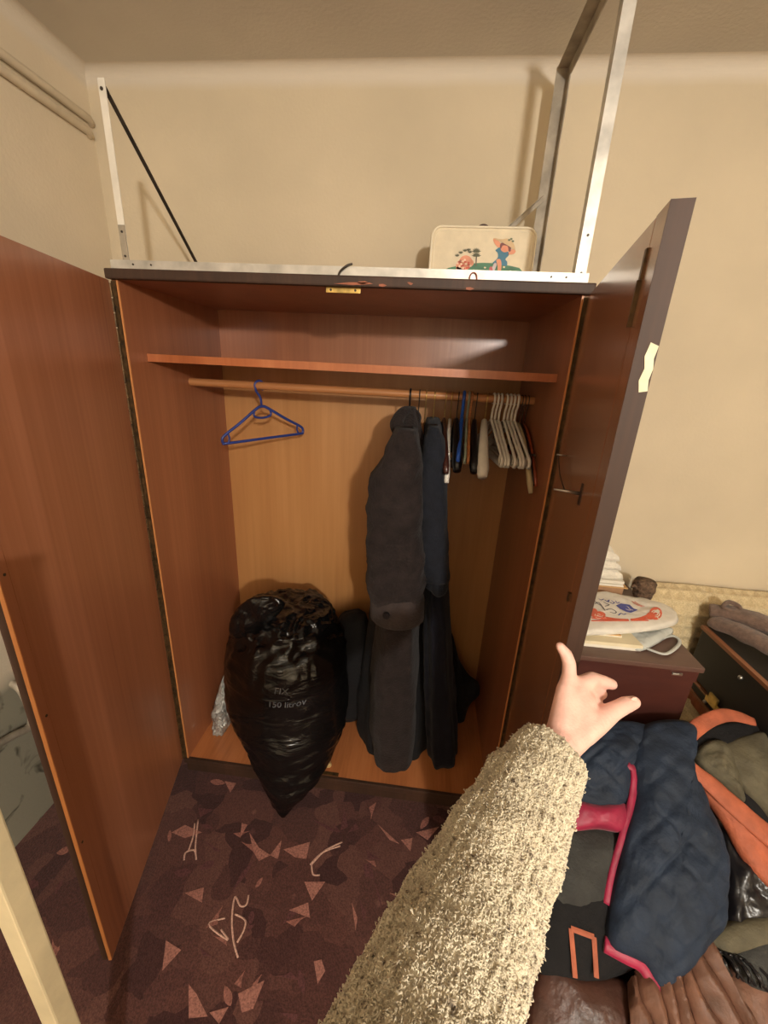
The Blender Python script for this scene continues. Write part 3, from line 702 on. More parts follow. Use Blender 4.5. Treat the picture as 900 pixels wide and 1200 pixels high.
# ================================================================== HANGING CLOTHES
def garment(rows, folds=9, amp=.06, seg=72, phase=0, flare=None, wr=.004):
    """rows: (z, cx, cy, rx, ry) from hem to neck"""
    zs = [r[0] for r in rows]; rings = []
    NZ = 70
    for i in range(NZ):
        z = zs[0] + (zs[-1] - zs[0]) * i / (NZ - 1)
        cx, cy, rx, ry = [float(np.interp(z, zs, [r[k] for r in rows])) for k in (1, 2, 3, 4)]
        f = 1 - i / (NZ - 1); ring = []
        for k in range(seg):
            a = 2 * PI * k / seg
            q = Vector((math.cos(a), math.sin(a), z * 1.3 + phase))
            m = 1 + amp * (f ** .8) * math.sin(folds * a + 1.6 * noise.noise(q) + phase * 3) + .05 * noise.noise(q * 3)
            e = .78
            x = cx + rx * m * math.copysign(abs(math.cos(a)) ** e, math.cos(a)); y = cy + ry * m * math.copysign(abs(math.sin(a)) ** e, math.sin(a))
            d = fbm((x, y, z), 16) * wr
            ring.append(Vector((x + d, y + d, z + .008 * f * f * math.sin(3 * a + phase))))
        rings.append(ring)
    return MB().loft(rings)
# rows read off the photograph: (row, left, right) in pixels at a known distance
def prow(rows, Y, cy, ry):
    out = []
    for i, (py, xl, xr) in enumerate(rows):
        a, b = aty(xl, py, Y), aty(xr, py, Y); f = i / max(1, len(rows) - 1)
        out.append(((a.z + b.z) / 2, (a.x + b.x) / 2, cy if not callable(cy) else cy(f), (b.x - a.x) / 2, ry if not callable(ry) else ry(f)))
    return sorted(out)
def sleeve(rows, Y, ry, wr=.006, seg=40, nz=60):
    """hanging sleeve with pressed folds"""
    rows = prow(rows, Y, Y + ry, ry); zs = [r[0] for r in rows]; rings = []
    for i in range(nz):
        z = zs[0] + (zs[-1] - zs[0]) * i / (nz - 1); cx, cy, rx, ry_ = [float(np.interp(z, zs, [r[k] for r in rows])) for k in (1, 2, 3, 4)]; ring = []
        for k in range(seg):
            a = 2 * PI * k / seg; e = .7
            p = Vector((cx + rx * math.copysign(abs(math.cos(a)) ** e, math.cos(a)), cy + ry_ * math.copysign(abs(math.sin(a)) ** e, math.sin(a)), z))
            d = fbm(p, 13) * wr + ridge(Vector((p.x * 1.2, p.y, p.z * .7)) + Vector((2, 5, 1)), 10) * wr * 1.0 + ridge(Vector((p.x * 8, p.y * 5, p.z * 26 + 2 * noise.noise(p * 9))), 1) * wr * .2
            ring.append(p + Vector((math.cos(a), math.sin(a), 0)) * d)
        rings.append(ring)
    return MB().loft(rings)
gc = thing('winter_coat', 'long charcoal coat with buttoned cuff hanging in the wardrobe', 'coat', (.80, .30, 1.46))
rows = prow([(482, 475, 486), (492, 470, 488), (504, 464, 490), (520, 458, 492), (560, 448, 494), (640, 440, 495), (740, 438, 491), (800, 431, 491), (860, 429, 489), (890, 433, 487), (902, 440, 484)], .12, lambda f: .285 - .03 * f, lambda f: .04 + .16 * min(1, f * 3))
part('coat_body', garment(rows, 6, .04, phase=.3), 'greycoat', gc, smooth=True)
part('sleeve', sleeve([(506, 466, 484), (518, 459, 489), (540, 447, 491), (566, 431, 491), (620, 429, 492), (690, 430, 494), (716, 434, 493), (730, 437, 492)], .03, .07, wr=.010), 'greycoat', gc, smooth=True)
mb = MB(); cuff = []
for py, g in ((735, .004), (732, .012), (708, .013), (703, .006)):
    a, b = aty(435, py, .03), aty(493, py, .03); cx, rx = (a.x + b.x) / 2, (b.x - a.x) / 2 + g
    cuff.append([Vector((cx + rx * math.cos(q), .10 + (.07 + g) * math.sin(q), a.z + .004 * math.cos(q))) for q in np.linspace(0, 2 * PI, 41)[:-1]])
part('cuff_strap', mb.loft(cuff), 'greycuff', gc, smooth=True, sharp=50)
mb = MB(); bx = aty(453, 720, .022); mb.tube([bx, bx + Vector((0, -.012, 0))], .011, 16); part('button', mb, 'blackplastic', gc, smooth=True, sharp=40)
part('sleeve', sleeve([(500, 474, 488), (540, 466, 494), (620, 462, 494), (690, 462, 490)], .44, .03), 'greycoat', gc, smooth=True)
mb = MB()
c_ = [aty(470, 512, .16), aty(465, 496, .17), aty(472, 484, .22), aty(480, 482, .29), aty(487, 492, .25), aty(491, 520, .17), aty(493, 560, .12)]
mb.tube(catmull(c_, 6, False), [.010] + [.022] * 24 + [.018] * 10 + [.014] * 2, 14, flat=(1, .8)); 
for i, v in enumerate(mb.v): mb.v[i] = v + Vector((1, 1, 1)) * noise.noise(v * 22) * .006
part('collar', mb, 'greycoat', gc, smooth=True, label='turned-up collar')
mb = MB(); mb.tube([p + Vector((.798, .30, 1.46)) for p in hook_pts(-.06)], .0035, 8); part('hanger_hook', mb, 'blackplastic', gc, smooth=True, label='black hanger hook')
ns = thing('slate_coat', 'dark slate-blue coat hanging right behind the charcoal coat', 'coat', (.885, .30, 1.46))
rows = prow([(496, 500, 515), (506, 497, 519), (530, 494, 521), (570, 492, 523), (620, 491, 526), (690, 491, 529)], .14, .29, lambda f: .05 + .14 * min(1, f * 4))
part('coat_body', garment(rows, 4, .03, phase=2.1), 'navycoat', ns, smooth=True)
part('sleeve', sleeve([(502, 502, 514), (515, 496, 519), (540, 494, 521), (600, 493, 523), (684, 496, 525)], .08, .055), 'navycoat', ns, smooth=True)
mb = MB(); mb.tube([p + Vector((.853, .30, 1.46)) for p in hook_pts(-.10)], .0018, 8); part('hanger_hook', mb, 'gold', ns, smooth=True, label='gilt wire hook')
dk = thing('long_dress', 'long dark pleated dress hanging under the slate-blue coat', 'dress', (.882, .30, 1.46))
rows = prow([(500, 508, 512), (640, 496, 524), (690, 495, 527), (740, 494, 530), (800, 495, 533), (850, 496, 538), (884, 499, 538)], .16, .29, lambda f: .05 + .15 * min(1, f * 2))
part('dress_body', garment(rows, 9, .055, phase=4.0), 'navyskirt', dk, smooth=True)
mb = MB(); mb.tube([p + Vector((.882, .30, 1.46)) for p in hook_pts(-.10)], .0018, 8); part('hanger_hook', mb, 'gold', dk, smooth=True, label='gilt wire hook')
bc = puff([aty(px, py, .40) for px, py in ((528, 745), (538, 772), (549, 790), (560, 799), (562, 810), (553, 817), (547, 830), (540, 848), (528, 850))], (0, -1, .1), .06, wr=.008, bottom=.3)
for i, v in enumerate(bc.v): bc.v[i] = Vector((v.x, v.y, max(v.z, .003)))
tag(part('black_cloth', bc, 'blackcloth', smooth=True), 'black cloth bunched at the back right behind the pleated dress', 'cloth')
bg = thing('black_dress', 'long black dress whose hem shows below the charcoal coat', 'dress', (.83, .33, 1.46))
rows = prow([(500, 476, 484), (640, 450, 494), (740, 426, 499), (800, 419, 503), (850, 413, 506), (885, 412, 506), (904, 418, 503), (914, 432, 494)], .10, lambda f: .33 - .06 * f, lambda f: .05 + .155 * f)
rows[0] = (max(rows[0][0], .003),) + tuple(rows[0][1:])
part('dress_body', garment(rows, 7, .04, phase=1.1), 'blackcloth', bg, smooth=True)
mb = MB(); mb.tube([p + Vector((.83, .30, 1.46)) for p in hook_pts(-.08)] + [Vector((.83, .34, 1.36))], .0018, 8); part('hanger_hook', mb, 'darkmetal', bg, smooth=True)

# ================================================================== BIN BAGS
def binbag(rows, seg=150, nz=130, amp=.010, big=.018, seed=0):
    rings = []
    for t_ in np.linspace(0, len(rows) - 1, nz):
        z, cx, cy, rx, ry = [float(np.interp(t_, range(len(rows)), [r[k] for r in rows])) for k in range(5)]
        ring = []
        for k in range(seg):
            a = 2 * PI * k / seg; p = Vector((cx + rx * math.cos(a), cy + ry * math.sin(a), z)); q = p + Vector((seed, 0, 0))
            top = min(1, max(0, (z - .42) / .14))
            low = 1 - top
            d = big * noise.noise(q * 5) + low * amp * .8 * ridge(Vector((q.x * 5, q.y * 5, q.z * 34 + 2 * noise.noise(q * 6))), 1.0) + top * amp * 1.3 * ridge(q + Vector((noise.noise(q * 12), noise.noise(q * 12 + Vector((9, 0, 0))), 0)) * .05, 17) + amp * .5 * fbm(q, 30, 3) * (.4 + top)
            s = min(1, min(rx, ry) / .06)
            ring.append(p + Vector((math.cos(a) * d * s * (1 - .5 * top), math.sin(a) * d * s * (1 - .5 * top), d * 1.0 * top)))
        rings.append(ring)
    return MB().loft(rings)
bb = thing('bin_bag', 'full black bin liner with faint print, its corner hanging over the wardrobe sill', 'bag', (.38, .17, 0))
sil = [(955, 329, 335, -.112), (940, 322, 344, -.09), (920, 312, 359, -.06), (905, 303, 372, -.035), (890, 296, 384, -.005), (870, 288, 396, .03), (850, 282, 404, .06), (830, 275, 409, .09), (800, 269, 411, .12), (760, 268, 409, .15), (738, 271, 404, .165), (720, 279, 393, .19)]
rows = []
for py, xl, xr, Y in sil:
    a_, b_ = aty(xl, py, Y), aty(xr, py, Y); rx = (b_.x - a_.x) / 2 * (.87 if 840 < py < 930 else .91 if py < 930 and py > 790 else .95); rows.append((a_.z, (a_.x + b_.x) / 2, Y, rx, rx * .92))
z0_, cx_, cy_, rx_, ry_ = rows[-1]
for k in range(1, 8):
    f = k / 7; rows.append((z0_ + .062 * math.sin(f * PI / 2) ** .8, cx_, cy_ + .01 * f, max(.003, rx_ * math.cos(f * PI / 2) ** .6), max(.003, ry_ * math.cos(f * PI / 2) ** .6)))
bag = part('bag_body', binbag(rows), 'binbag', bb, smooth=True)
flp = [aty(px, py, .06) for px, py in ((270, 738), (276, 716), (296, 700), (322, 698), (334, 708), (318, 728), (296, 744), (276, 748))]
part('bag_flap', puff(flp, (-.1, -1, .5), .035, wr=.010, ws=24, bottom=1.0), 'binbag', bb, smooth=True, label='loose folded flap at the top left')
# second black bag behind, between the bin bag and the coats
b2 = thing('bin_bag', 'smaller black bag squeezed between the big bin liner and the coats', 'bag', (.60, .36, 0))
rows = [(.0, .60, .38, .08, .10), (.05, .60, .38, .11, .13), (.25, .60, .38, .115, .13), (.42, .605, .38, .09, .11), (.50, .61, .38, .05, .06), (.515, .61, .38, .01, .01)]
part('bag_body', binbag(rows, 60, 50, .010, .015, 3), 'blackcloth', b2, smooth=True)
# print on the bin bag: follows its bulging surface
def bag_print(txts):
    from mathutils.bvhtree import BVHTree
    me = bag.data; off = Vector(ROOT[bb.name])
    bv = BVHTree.FromPolygons([v.co + off for v in me.vertices], [tuple(p.vertices) for p in me.polygons])
    m = simple('pale_grey_print', (92, 94, 98), .4)
    for body, px, py, size, rot in txts:
        cu = bpy.data.curves.new('bag_print', 'FONT'); cu.body = body; cu.size = size; cu.align_x = 'CENTER'; cu.resolution_u = 2
        tmp = bpy.data.objects.new('tmp', cu); COL.objects.link(tmp)
        me2 = bpy.data.meshes.new_from_object(tmp.evaluated_get(bpy.context.evaluated_depsgraph_get()))
        bpy.data.objects.remove(tmp)
        bm = bmesh.new(); bm.from_mesh(me2); bmesh.ops.triangulate(bm, faces=bm.faces[:])
        bmesh.ops.subdivide_edges(bm, edges=[e for e in bm.edges if e.calc_length() > .008], cuts=2)
        c = aty(px, py, .0); d0 = Vector((0, 1, 0)); ok = True
        for v in bm.verts:
            x = v.co.x * math.cos(rot) - v.co.y * math.sin(rot); z = v.co.x * math.sin(rot) + v.co.y * math.cos(rot)
            base = Vector((c.x + x, -.25, c.z + z)); hit = bv.ray_cast(base, d0)
            v.co = (hit[0] + hit[1] * .0012 - off) if hit[0] is not None else (Vector((c.x + x, .0, c.z + z)) - off)
        bm.to_mesh(me2); bm.free(); me2.materials.clear()
        link('printed_text', me2, m, bag, False)
bag_print([('FIX', 336, 799, .034, -.1), ('150 litrov', 342, 813, .032, -.06)])
# clear crinkled bag against the left side
cb = MB(); rings = []
for i in range(44):
    f = i / 43; z = .002 + .27 * f; rr = .042 * (math.sin(PI * min(1, f * .9 + .12)) ** .6) * (1 - .55 * f) + .004
    c = Vector((.072 + .02 * f, .15 + .03 * f, z)); ring = []
    for k in range(40):
        a = 2 * PI * k / 40; q = Vector((math.cos(a), math.sin(a), z * 14)); d = 1 + .35 * noise.noise(q * 1.6) + .22 * noise.noise(q * 4)
        ring.append(c + Vector((rr * d * math.cos(a), rr * 1.3 * d * math.sin(a), 0)))
    rings.append(ring)
tag(part('film_bag', cb.loft(rings), 'clear', smooth=True), 'crinkled clear plastic bag between the wardrobe side and the black bin liner', 'bag')
mb = MB(); mb.sphere((.572, .045, .014), (.018, .015, .014), 18, 12)
for i, v in enumerate(mb.v): mb.v[i] = v + Vector((1, 1, .2)) * noise.noise(v * 70) * .006
tag(part('paper_wad', mb, 'crumb', smooth=False), 'small crumpled beige paper wad on the wardrobe floor by the sill', 'paper')

# ================================================================== CHEST AND THINGS ON IT
CX0, CX1, CY0, CY1, CZ = 1.262, 1.800, .008, .568, .69
ch = thing('chest', 'dark mahogany chest with flat lid and small latch, right of the wardrobe', 'chest', ((CX0 + CX1) / 2, (CY0 + CY1) / 2, FZ))
part('carcass', MB().box((CX0 + .012, CY0 + .012, FZ), (CX1 - .012, CY1, CZ - .062)), 'chest', ch)
ld = part('lid', MB().box((CX0, CY0, CZ - .018), (CX1, CY1, CZ), .003), 'chesttop', ch)
part('lid_rim', MB().box((CX0 + .008, CY0 + .008, CZ - .060), (CX1 - .008, CY1, CZ - .018)), 'chest', ld)
lt = MB(); p = aty(793, 789, CY0 + .008)
lt.box((p.x - .016, CY0 + .004, p.z - .006), (p.x + .016, CY0 + .008, p.z + .004), .001); lt.tube([(p.x - .014, CY0 + .003, p.z), (p.x, CY0 - .002, p.z + .006), (p.x + .014, CY0 + .003, p.z)], .002, 8)
part('latch', lt, 'steel', ch, smooth=True, sharp=40, label='steel latch')
def slab_on(name, label, cat, corners, z0, th, mat, pages=False):
    pts = [Vector((atz(px, py, z0).x, atz(px, py, z0).y, z0)) for px, py in corners]
    return pts
# white pad
zA = CZ
def quad(z, pl): return [Vector((atz(px, py, z).x, atz(px, py, z).y, z)) for px, py in pl]
t = thing('paper_pad', 'thick cream paper pad at the front of the chest lid', 'paper', (1.46, .12, CZ))
zq = CZ + .024
tp_ = quad(zq, [(640, 762), (749, 757), (733, 744), (640, 742)])
pa, pb = atz(752, 764, CZ), atz(736, 745, CZ + .02)
tp_ = [Vector((1.33, pa.y - .004, zq)), Vector((pa.x, pa.y, zq)), Vector((pb.x, .24, zq)), Vector((1.33, .24, zq))]
def stack(pts, z0, th): return MB().prism([Vector((p.x, p.y, z0)) for p in pts], (0, 0, 1), th)
part('cover', stack(tp_, CZ + .012, .012), 'paper', t); part('pages', stack([p * 1.0 + Vector((-.003, .002, 0)) for p in tp_], CZ, .0115), 'whitepaper', t)
t = thing('card_folder', 'manila card folder under the carrier bag on the chest', 'folder', (1.45, .2, CZ + .024))
pc = atz(728, 746, CZ + .03)
mp_ = [Vector((1.30, pc.y - .006, 0)), Vector((pc.x, pc.y, 0)), Vector((pc.x + .01, .3, 0)), Vector((1.30, .3, 0))]
part('front_cover', stack(mp_, CZ + .031, .003), 'manila', t); part('papers', stack([p + Vector((.004, .004, 0)) for p in mp_], CZ + .0245, .0065), 'whitepaper', t)
# carrier bag
cbg = thing('carrier_bag', 'white plastic carrier bag with red and blue print lying on the chest lid', 'bag', (1.52, .25, CZ + .034))
zc = CZ + .036
out = [atz(px, py, CZ + .045) for px, py in ((650, 722), (680, 700), (694, 696), (720, 698), (749, 704), (772, 709), (790, 717), (795, 728), (784, 735), (748, 741), (700, 744), (650, 744))]
cb_top = puff(out, (0, 0, 1), .022, wr=.006, ws=18, rings=24, bottom=.45, power=3)
cbody = part('bag_body', cb_top, 'carrier', cbg, smooth=True)
fl_ = [atz(px, py, CZ + .004) for px, py in ((728, 746), (752, 741), (782, 737), (789, 741), (778, 750), (752, 763), (738, 757))]
part('bag_mouth', puff(fl_, (0, 0, 1), .020, wr=.004, ws=24, bottom=.0), 'carrierthin', cbg, smooth=True, label='thin milky end of the bag')
hp = [aty(755, 757, .09), aty(764, 763, .085), aty(779, 765, .085), aty(793, 758, .1), aty(798, 750, .13), aty(790, 744, .15), aty(780, 744, .16)]
hp = [Vector((atz(px, py, CZ + .008).x, atz(px, py, CZ + .008).y, CZ + .008)) for px, py in ((752, 757), (766, 763), (781, 766), (794, 757), (796, 750), (788, 745), (775, 748))]
mb = MB(); mb.tube(catmull(hp, 6, False), .006, 8, flat=(.5, 1), up=(0, 0, 1)); part('bag_handle', mb, 'carrierthin', cbg, smooth=True, label='pale plastic handle')
from mathutils.bvhtree import BVHTree
_off = Vector(ROOT[cbg.name]); _bv = BVHTree.FromPolygons([v.co + _off for v in cbody.data.vertices], [tuple(p_.vertices) for p_ in cbody.data.polygons])
def bprint(nm, path, r, mat, closed=False, fill=False):
    """flat ink on the bag: photo crop coordinates of region (680,660)-(810,780) at 6.92x, laid onto the bag surface"""
    pts = []
    for x, y in path:
        d = ray(680 + x / 6.92, 660 + y / 6.92); hit = _bv.ray_cast(CAM, d.normalized())
        if hit[0] is not None: pts.append(hit[0] + hit[1] * .0012 if hit[1].z > 0 else hit[0] - hit[1] * .0012)
    if len(pts) < 3: return
    mb = MB()
    if fill: mb.prism(pts, (0, 0, 1), .0008)
    else: mb.tube(catmull(pts, 4, closed), r, 5, flat=(.3, 1), up=(0, 0, 1), closed=False)
    part(nm, mb, mat, cbody)
for k in range(4): bprint('red_pattern', [(x, 468 - 3 * k - 40 * ((380 - x) / 300) ** 2 * k * .5) for x in range(90, 400, 25)], .0035, 'redprint')
for k in range(4): bprint('red_pattern', [(x, 466 - 3 * k - 42 * ((x - 400) / 200) ** 2 * k * .5) for x in range(410, 560, 20)], .0035, 'redprint')
bprint('red_pattern', circ(610, 410, 52, 52, 14), .004, 'redprint', fill=True); bprint('red_pattern', circ(150, 425, 55, 32, 14), .004, 'redprint', fill=True); bprint('red_pattern', circ(110, 405, 30, 36, 14), .004, 'redprint', fill=True); bprint('red_pattern', circ(570, 430, 36, 30, 14), .004, 'redprint', fill=True)
for cx, cy, r in ((610, 410, 34), (610, 410, 18), (150, 425, 30), (150, 425, 15), (640, 440, 14), (560, 425, 14)):
    bprint('white_swirl', [(cx + r * math.cos(a), cy + r * .8 * math.sin(a)) for a in np.linspace(0, 5.4, 12)], .0016, 'whitepaper')
bprint('blue_emblem', [(290, 345), (330, 330), (400, 340), (430, 370), (465, 382), (410, 404), (370, 395), (320, 370)], 0, 'blueprint', fill=True)
for pth in ([(340, 350), (380, 352), (400, 372), (430, 385)], [(355, 365), (385, 380), (410, 382)]): bprint('white_swirl', pth, .0014, 'whitepaper')
for pth in ([(110, 300), (140, 330), (175, 350), (200, 385)], [(120, 330), (150, 320), (190, 372)], [(210, 380), (250, 372), (290, 395), (280, 408), (240, 398)], [(200, 352), (235, 340), (215, 330), (190, 318)]): bprint('black_lettering', pth, .0016, 'inkprint')
for pth in ([(150, 290), (170, 300), (190, 292)], [(200, 300), (215, 312), (235, 300), (225, 318)], [(250, 305), (275, 320), (262, 330), (240, 318)], [(285, 308), (300, 325), (318, 318)], [(310, 425), (330, 408), (350, 418), (370, 412)]): bprint('blue_lettering', pth, .0018, 'blueprint')
for pth in ([(420, 310), (450, 335), (500, 355)], [(440, 312), (480, 340), (520, 352)]): bprint('red_lettering', pth, .0018, 'redprint')
# cardboard box, papers, towel behind
bp_ = atz(727, 705, CZ); bxh = aty(729, 688, bp_.y).z
t = thing('cardboard_box', 'low brown cardboard box on the chest below the white papers', 'box', (bp_.x - .1, bp_.y + .05, CZ))
part('box_body', MB().box((1.29, bp_.y, CZ), (bp_.x, .56, bxh - .004), .002), 'cardboard', t)
part('box_flap', MB().box((1.29, bp_.y - .006, bxh - .004), (bp_.x + .012, .562, bxh)), 'manila', t)
t = thing('paper_stack', 'stack of white papers lying on the cardboard box', 'paper', (bp_.x - .1, bp_.y + .05, bxh))
for k in range(4):
    dx = random.uniform(-.012, .004); part('sheet', MB().box((1.29, bp_.y + .002 + dx, bxh + .0005 + k * .007), (bp_.x + dx, .555, bxh + .0055 + k * .007)), 'whitepaper', t)
zt2 = bxh + .0285; th_ = (aty(714, 641, bp_.y + .06).z - zt2) / 3
tw = MB(); r_x = bp_.x - .012
for k in range(3):
    o_ = [Vector((p[0], p[1], zt2 + k * th_)) for p in ((1.32, bp_.y + .01), (r_x - .03 - .014 * k, bp_.y + .008), (r_x - .016 * k, bp_.y + .035), (r_x - .01 - .022 * k, .545), (1.32, .55))]
    puff(o_, (0, 0, 1), th_ * 1.15, tw, wr=.006, ws=16, bottom=.0, power=2.6)
tag(part('folded_towel', tw, 'towel', smooth=True), 'folded white towel on top of the papers behind the door edge', 'towel')
# fur and maroon bundle
fp = atz(758, 709, CZ); fx, fy = min(fp.x, CX1 - .026), min(fp.y, .52)
sc__ = (aty(756, 680, fy).z - CZ) / .12
fb = thing('fur_cap', 'small mottled brown fur cap with maroon base standing on the chest by the wall', 'cap', (fx, fy, CZ))
mb = MB(); pz = []
for i in range(14):
    f = i / 13; z = CZ + .001 + .05 * f * sc__; rr = .020 + .010 * f
    pz.append([Vector((fx + rr * math.cos(a), fy + rr * math.sin(a), z)) for a in np.linspace(0, 2 * PI, 25)[:-1]])
part('maroon_base', mb.loft(pz), 'maroon', fb, smooth=True)
mb = MB(); pz = []
for i in range(22):
    f = i / 21; z = CZ + (.04 + .08 * f) * sc__; rr = .031 + .008 * math.sin(PI * min(1, f * .75)) - .003 * (f > .95)
    ring = []
    for a in np.linspace(0, 2 * PI, 33)[:-1]:
        q = Vector((math.cos(a), math.sin(a), z * 20)); d = 1 + .12 * noise.noise(q * 2.5) + .08 * noise.noise(q * 6)
        ring.append(Vector((fx + rr * d * math.cos(a), fy + rr * d * math.sin(a), z)))
    pz.append(ring)
part('fur_crown', mb.loft(pz), 'furbrown', fb, smooth=True)
mb = MB(); mb.tube([(fx - .03, fy - .01, CZ + .085 * sc__), (fx - .048, fy - .012, CZ + .095 * sc__), (fx - .056, fy - .016, CZ + .09 * sc__)], [.008, .007, .004], 8); part('tassel', mb, 'furbrown', fb, smooth=True)

# ================================================================== COUCH WITH WAFFLE COVER
SX0, SX1 = 1.83, 3.1
cz0 = .30
co = thing('couch', 'couch against the back wall under a cream waffle-weave cover', 'couch', ((SX0 + SX1) / 2, .1, FZ))
part('seat_base', MB().box((SX0 + .04, -.185, FZ + .03), (SX1 - .02, .50, cz0 - .02), .01), 'darkleather', co)
part('backrest', MB().box((SX0 + .03, .44, cz0), (SX1 - .02, .568, .70), .02), 'darkleather', co)
for x in (SX0 + .08, SX1 - .08):
    for y in (-.15, .46): part('leg', MB().box((x - .02, y - .02, FZ), (x + .02, y + .02, FZ + .03)), 'stain', co)
def waffle_cover():
    # profile in y,z from wall over the backrest down to the seat front; waffle cells are pushed into it
    prof = [(.566, .66), (.560, .708), (.53, .718), (.47, .712), (.425, .68), (.40, .60), (.385, .50), (.365, .42), (.30, .345), (.15, .318), (0, .312), (-.14, .310), (-.195, .29), (-.205, .16)]
    cell = .046
    P_ = catmull([Vector((0, y, z)) for y, z in prof], 16, False)
    s = [0]
    for a, b in zip(P_, P_[1:]): s.append(s[-1] + (b - a).length)
    n = int(s[-1] / cell * 7); ys = []; norm = []
    for k in range(n + 1):
        t_ = s[-1] * k / n; y = np.interp(t_, s, [p.y for p in P_]); z = np.interp(t_, s, [p.z for p in P_]); ys.append((y, z, t_))
    nx = int((SX1 - SX0) / cell * 7); rows = []
    for k, (y, z, t_) in enumerate(ys):
        a, b = ys[max(k - 1, 0)], ys[min(k + 1, n)]; d = Vector((0, b[0] - a[0], b[1] - a[1])).normalized(); nr = Vector((0, d.z, -d.y))
        if nr.z < 0 and abs(nr.y) < .2: nr = -nr
        nr = nr if nr.dot(Vector((0, -1, .6))) > 0 else -nr
        row = []
        for i in range(nx + 1):
            x = SX0 + (SX1 - SX0) * i / nx
            g = max(abs(math.cos(PI * t_ / cell)), abs(math.cos(PI * (x - SX0) / cell))) ** 4
            row.append(Vector((x, y, z)) + nr * ((.013 * g + .006 * fbm((x, y, z), 5)) * min(1, max(0, (t_ - .05) / .05))))
        rows.append(row)
    mb = MB(); m = nx + 1
    mb.loft(rows, cap=False, closed=False)
    back = [[p + Vector((0, .004, -.012)) for p in (r[0], r[-1])] for r in rows]
    return mb
wc = waffle_cover(); cv = part('waffle_cover', wc, 'waffle', co, smooth=True, label='cream waffle-weave cover')
md = cv.modifiers.new('thickness', 'SOLIDIFY'); md.thickness = .004; md.offset = -1

# ================================================================== BLACK CASE AND SCARF
KX0, KX1, KY0, KY1, KZ0, KZ1, KS = 2.0, 2.36, -.19, .335, .335, .65, .435
ck = thing('instrument_case', 'black leatherette case with wooden edging and gilt latches, on the couch beside the chest', 'case', ((KX0 + KX1) / 2, (KY0 + KY1) / 2, KZ0))
part('lid', MB().box((KX0, KY0, KS + .004), (KX1, KY1, KZ1), .006), 'blackcase', ck)
part('base', MB().box((KX0, KY0, KZ0), (KX1, KY1, KS - .004), .006), 'terracotta', ck, label='terracotta lower half')
part('edge_band', MB().box((KX0 - .003, KY0 - .002, KS - .04), (KX1 + .003, KY1 + .002, KS - .012), .002), 'blackcase', ck)
part('wood_edge', MB().box((KX0 - .006, KY0 - .003, KS - .010), (KX1 + .004, KY1 + .003, KS - .003), .001), 'caseedge', ck)
part('wood_edge', MB().box((KX0 - .006, KY0 - .003, KS - .052), (KX1 + .004, KY1 + .003, KS - .042), .001), 'caseedge', ck)
part('wood_edge', MB().box((KX0 - .006, KY0 - .003, KZ1 - .012), (KX0 + .012, KY1 + .003, KZ1 + .002), .001), 'caseedge', ck, label='wooden strip along the top edge')
for y in (.165, -.11):
    l_ = part('latch', MB().box((KX0 - .010, y - .035, KS - .018), (KX0 - .004, y + .035, KS + .004), .002).box((KX0 - .012, y - .022, KS - .004), (KX0 - .004, y + .022, KS + .028), .002), 'gold', ck, label='gilt latch')
    mb = MB(); mb.sphere((KX0 - .008, y + .03, KS - .026), .007, 12, 8); part('stud', mb, 'steel', ck, smooth=True)
mb = MB(); mb.sphere((KX0 - .003, .105, .60), .008, 12, 8); part('stud', mb, 'steel', ck, smooth=True)
for y in (-.03, .03): mb = MB(); mb.sphere((KX0 - .002, y, .50), .004, 10, 6); part('stud', mb, 'steel', ck, smooth=True)
# scarf: three rolled strands lying over the case
sc_ = thing('knitted_scarf', 'rolled taupe knitted scarf lying across the top of the black case', 'scarf', (2.15, .2, .65))
def strand(pts, r, mat='knit'):
    P_ = catmull(pts, 8, False); mb = MB(); n = len(P_); mb.tube(P_, [r * (.75 + .25 * math.sin(PI * i / (n - 1))) for i in range(n)], 16, flat=(.75, 1.2), up=(0, 0, 1))
    for i, v in enumerate(mb.v): mb.v[i] = v + Vector((.5, .5, 1)) * (noise.noise(v * 28) * .006)
    return mb
part('fold', strand([(2.02, .33, .678), (2.07, .25, .69), (2.13, .14, .69), (2.22, .04, .685), (2.36, -.02, .68)], .036), 'knit', sc_, smooth=True)
part('fold', strand([(2.03, .37, .70), (2.10, .33, .715), (2.18, .25, .72), (2.27, .17, .71), (2.38, .11, .70)], .04), 'knit', sc_, smooth=True)
part('fold', strand([(2.10, .10, .69), (2.16, .01, .685), (2.24, -.08, .68), (2.34, -.14, .68)], .032), 'knit', sc_, smooth=True)
mb = MB(); mb.tube(catmull([(2.055, .345, .735), (2.08, .36, .75), (2.105, .345, .745), (2.10, .325, .735), (2.07, .325, .73)], 5), .009, 10, closed=True); part('curled_end', mb, 'knit', sc_, smooth=True)

# ================================================================== HEAP OF CLOTHES
SN = Vector((0, -.7, 1)).normalized()
def hp_(px, py, lift=0.0): return atp(px, py, Vector((0, -.05, .45)) + SN * lift, SN)
def heap(name, label, cat, outline, mat, h=.04, lift=0.0, wr=.006, ws=14, fn=None, bottom=.4, tagit=True, parent=None, sub=5, power=2.2, plabel=None):
    mb = puff([hp_(x, y, lift) for x, y in outline], SN, h, wr=wr, ws=ws, fn=fn, bottom=bottom, sub=sub, power=power)
    o = part(name, mb, mat, parent, smooth=True, label=plabel)
    return o
U_ = SN.cross(Vector((1, 0, 0))).normalized()
def quilting(p):
    u, v = p.x, p.dot(U_)
    a = (u * .8 + v) / .085; b = (u * .8 - v) / .085
    d = min(abs(a - round(a)), abs(b - round(b)))
    return -.008 * math.exp(-(d / .075) ** 2)
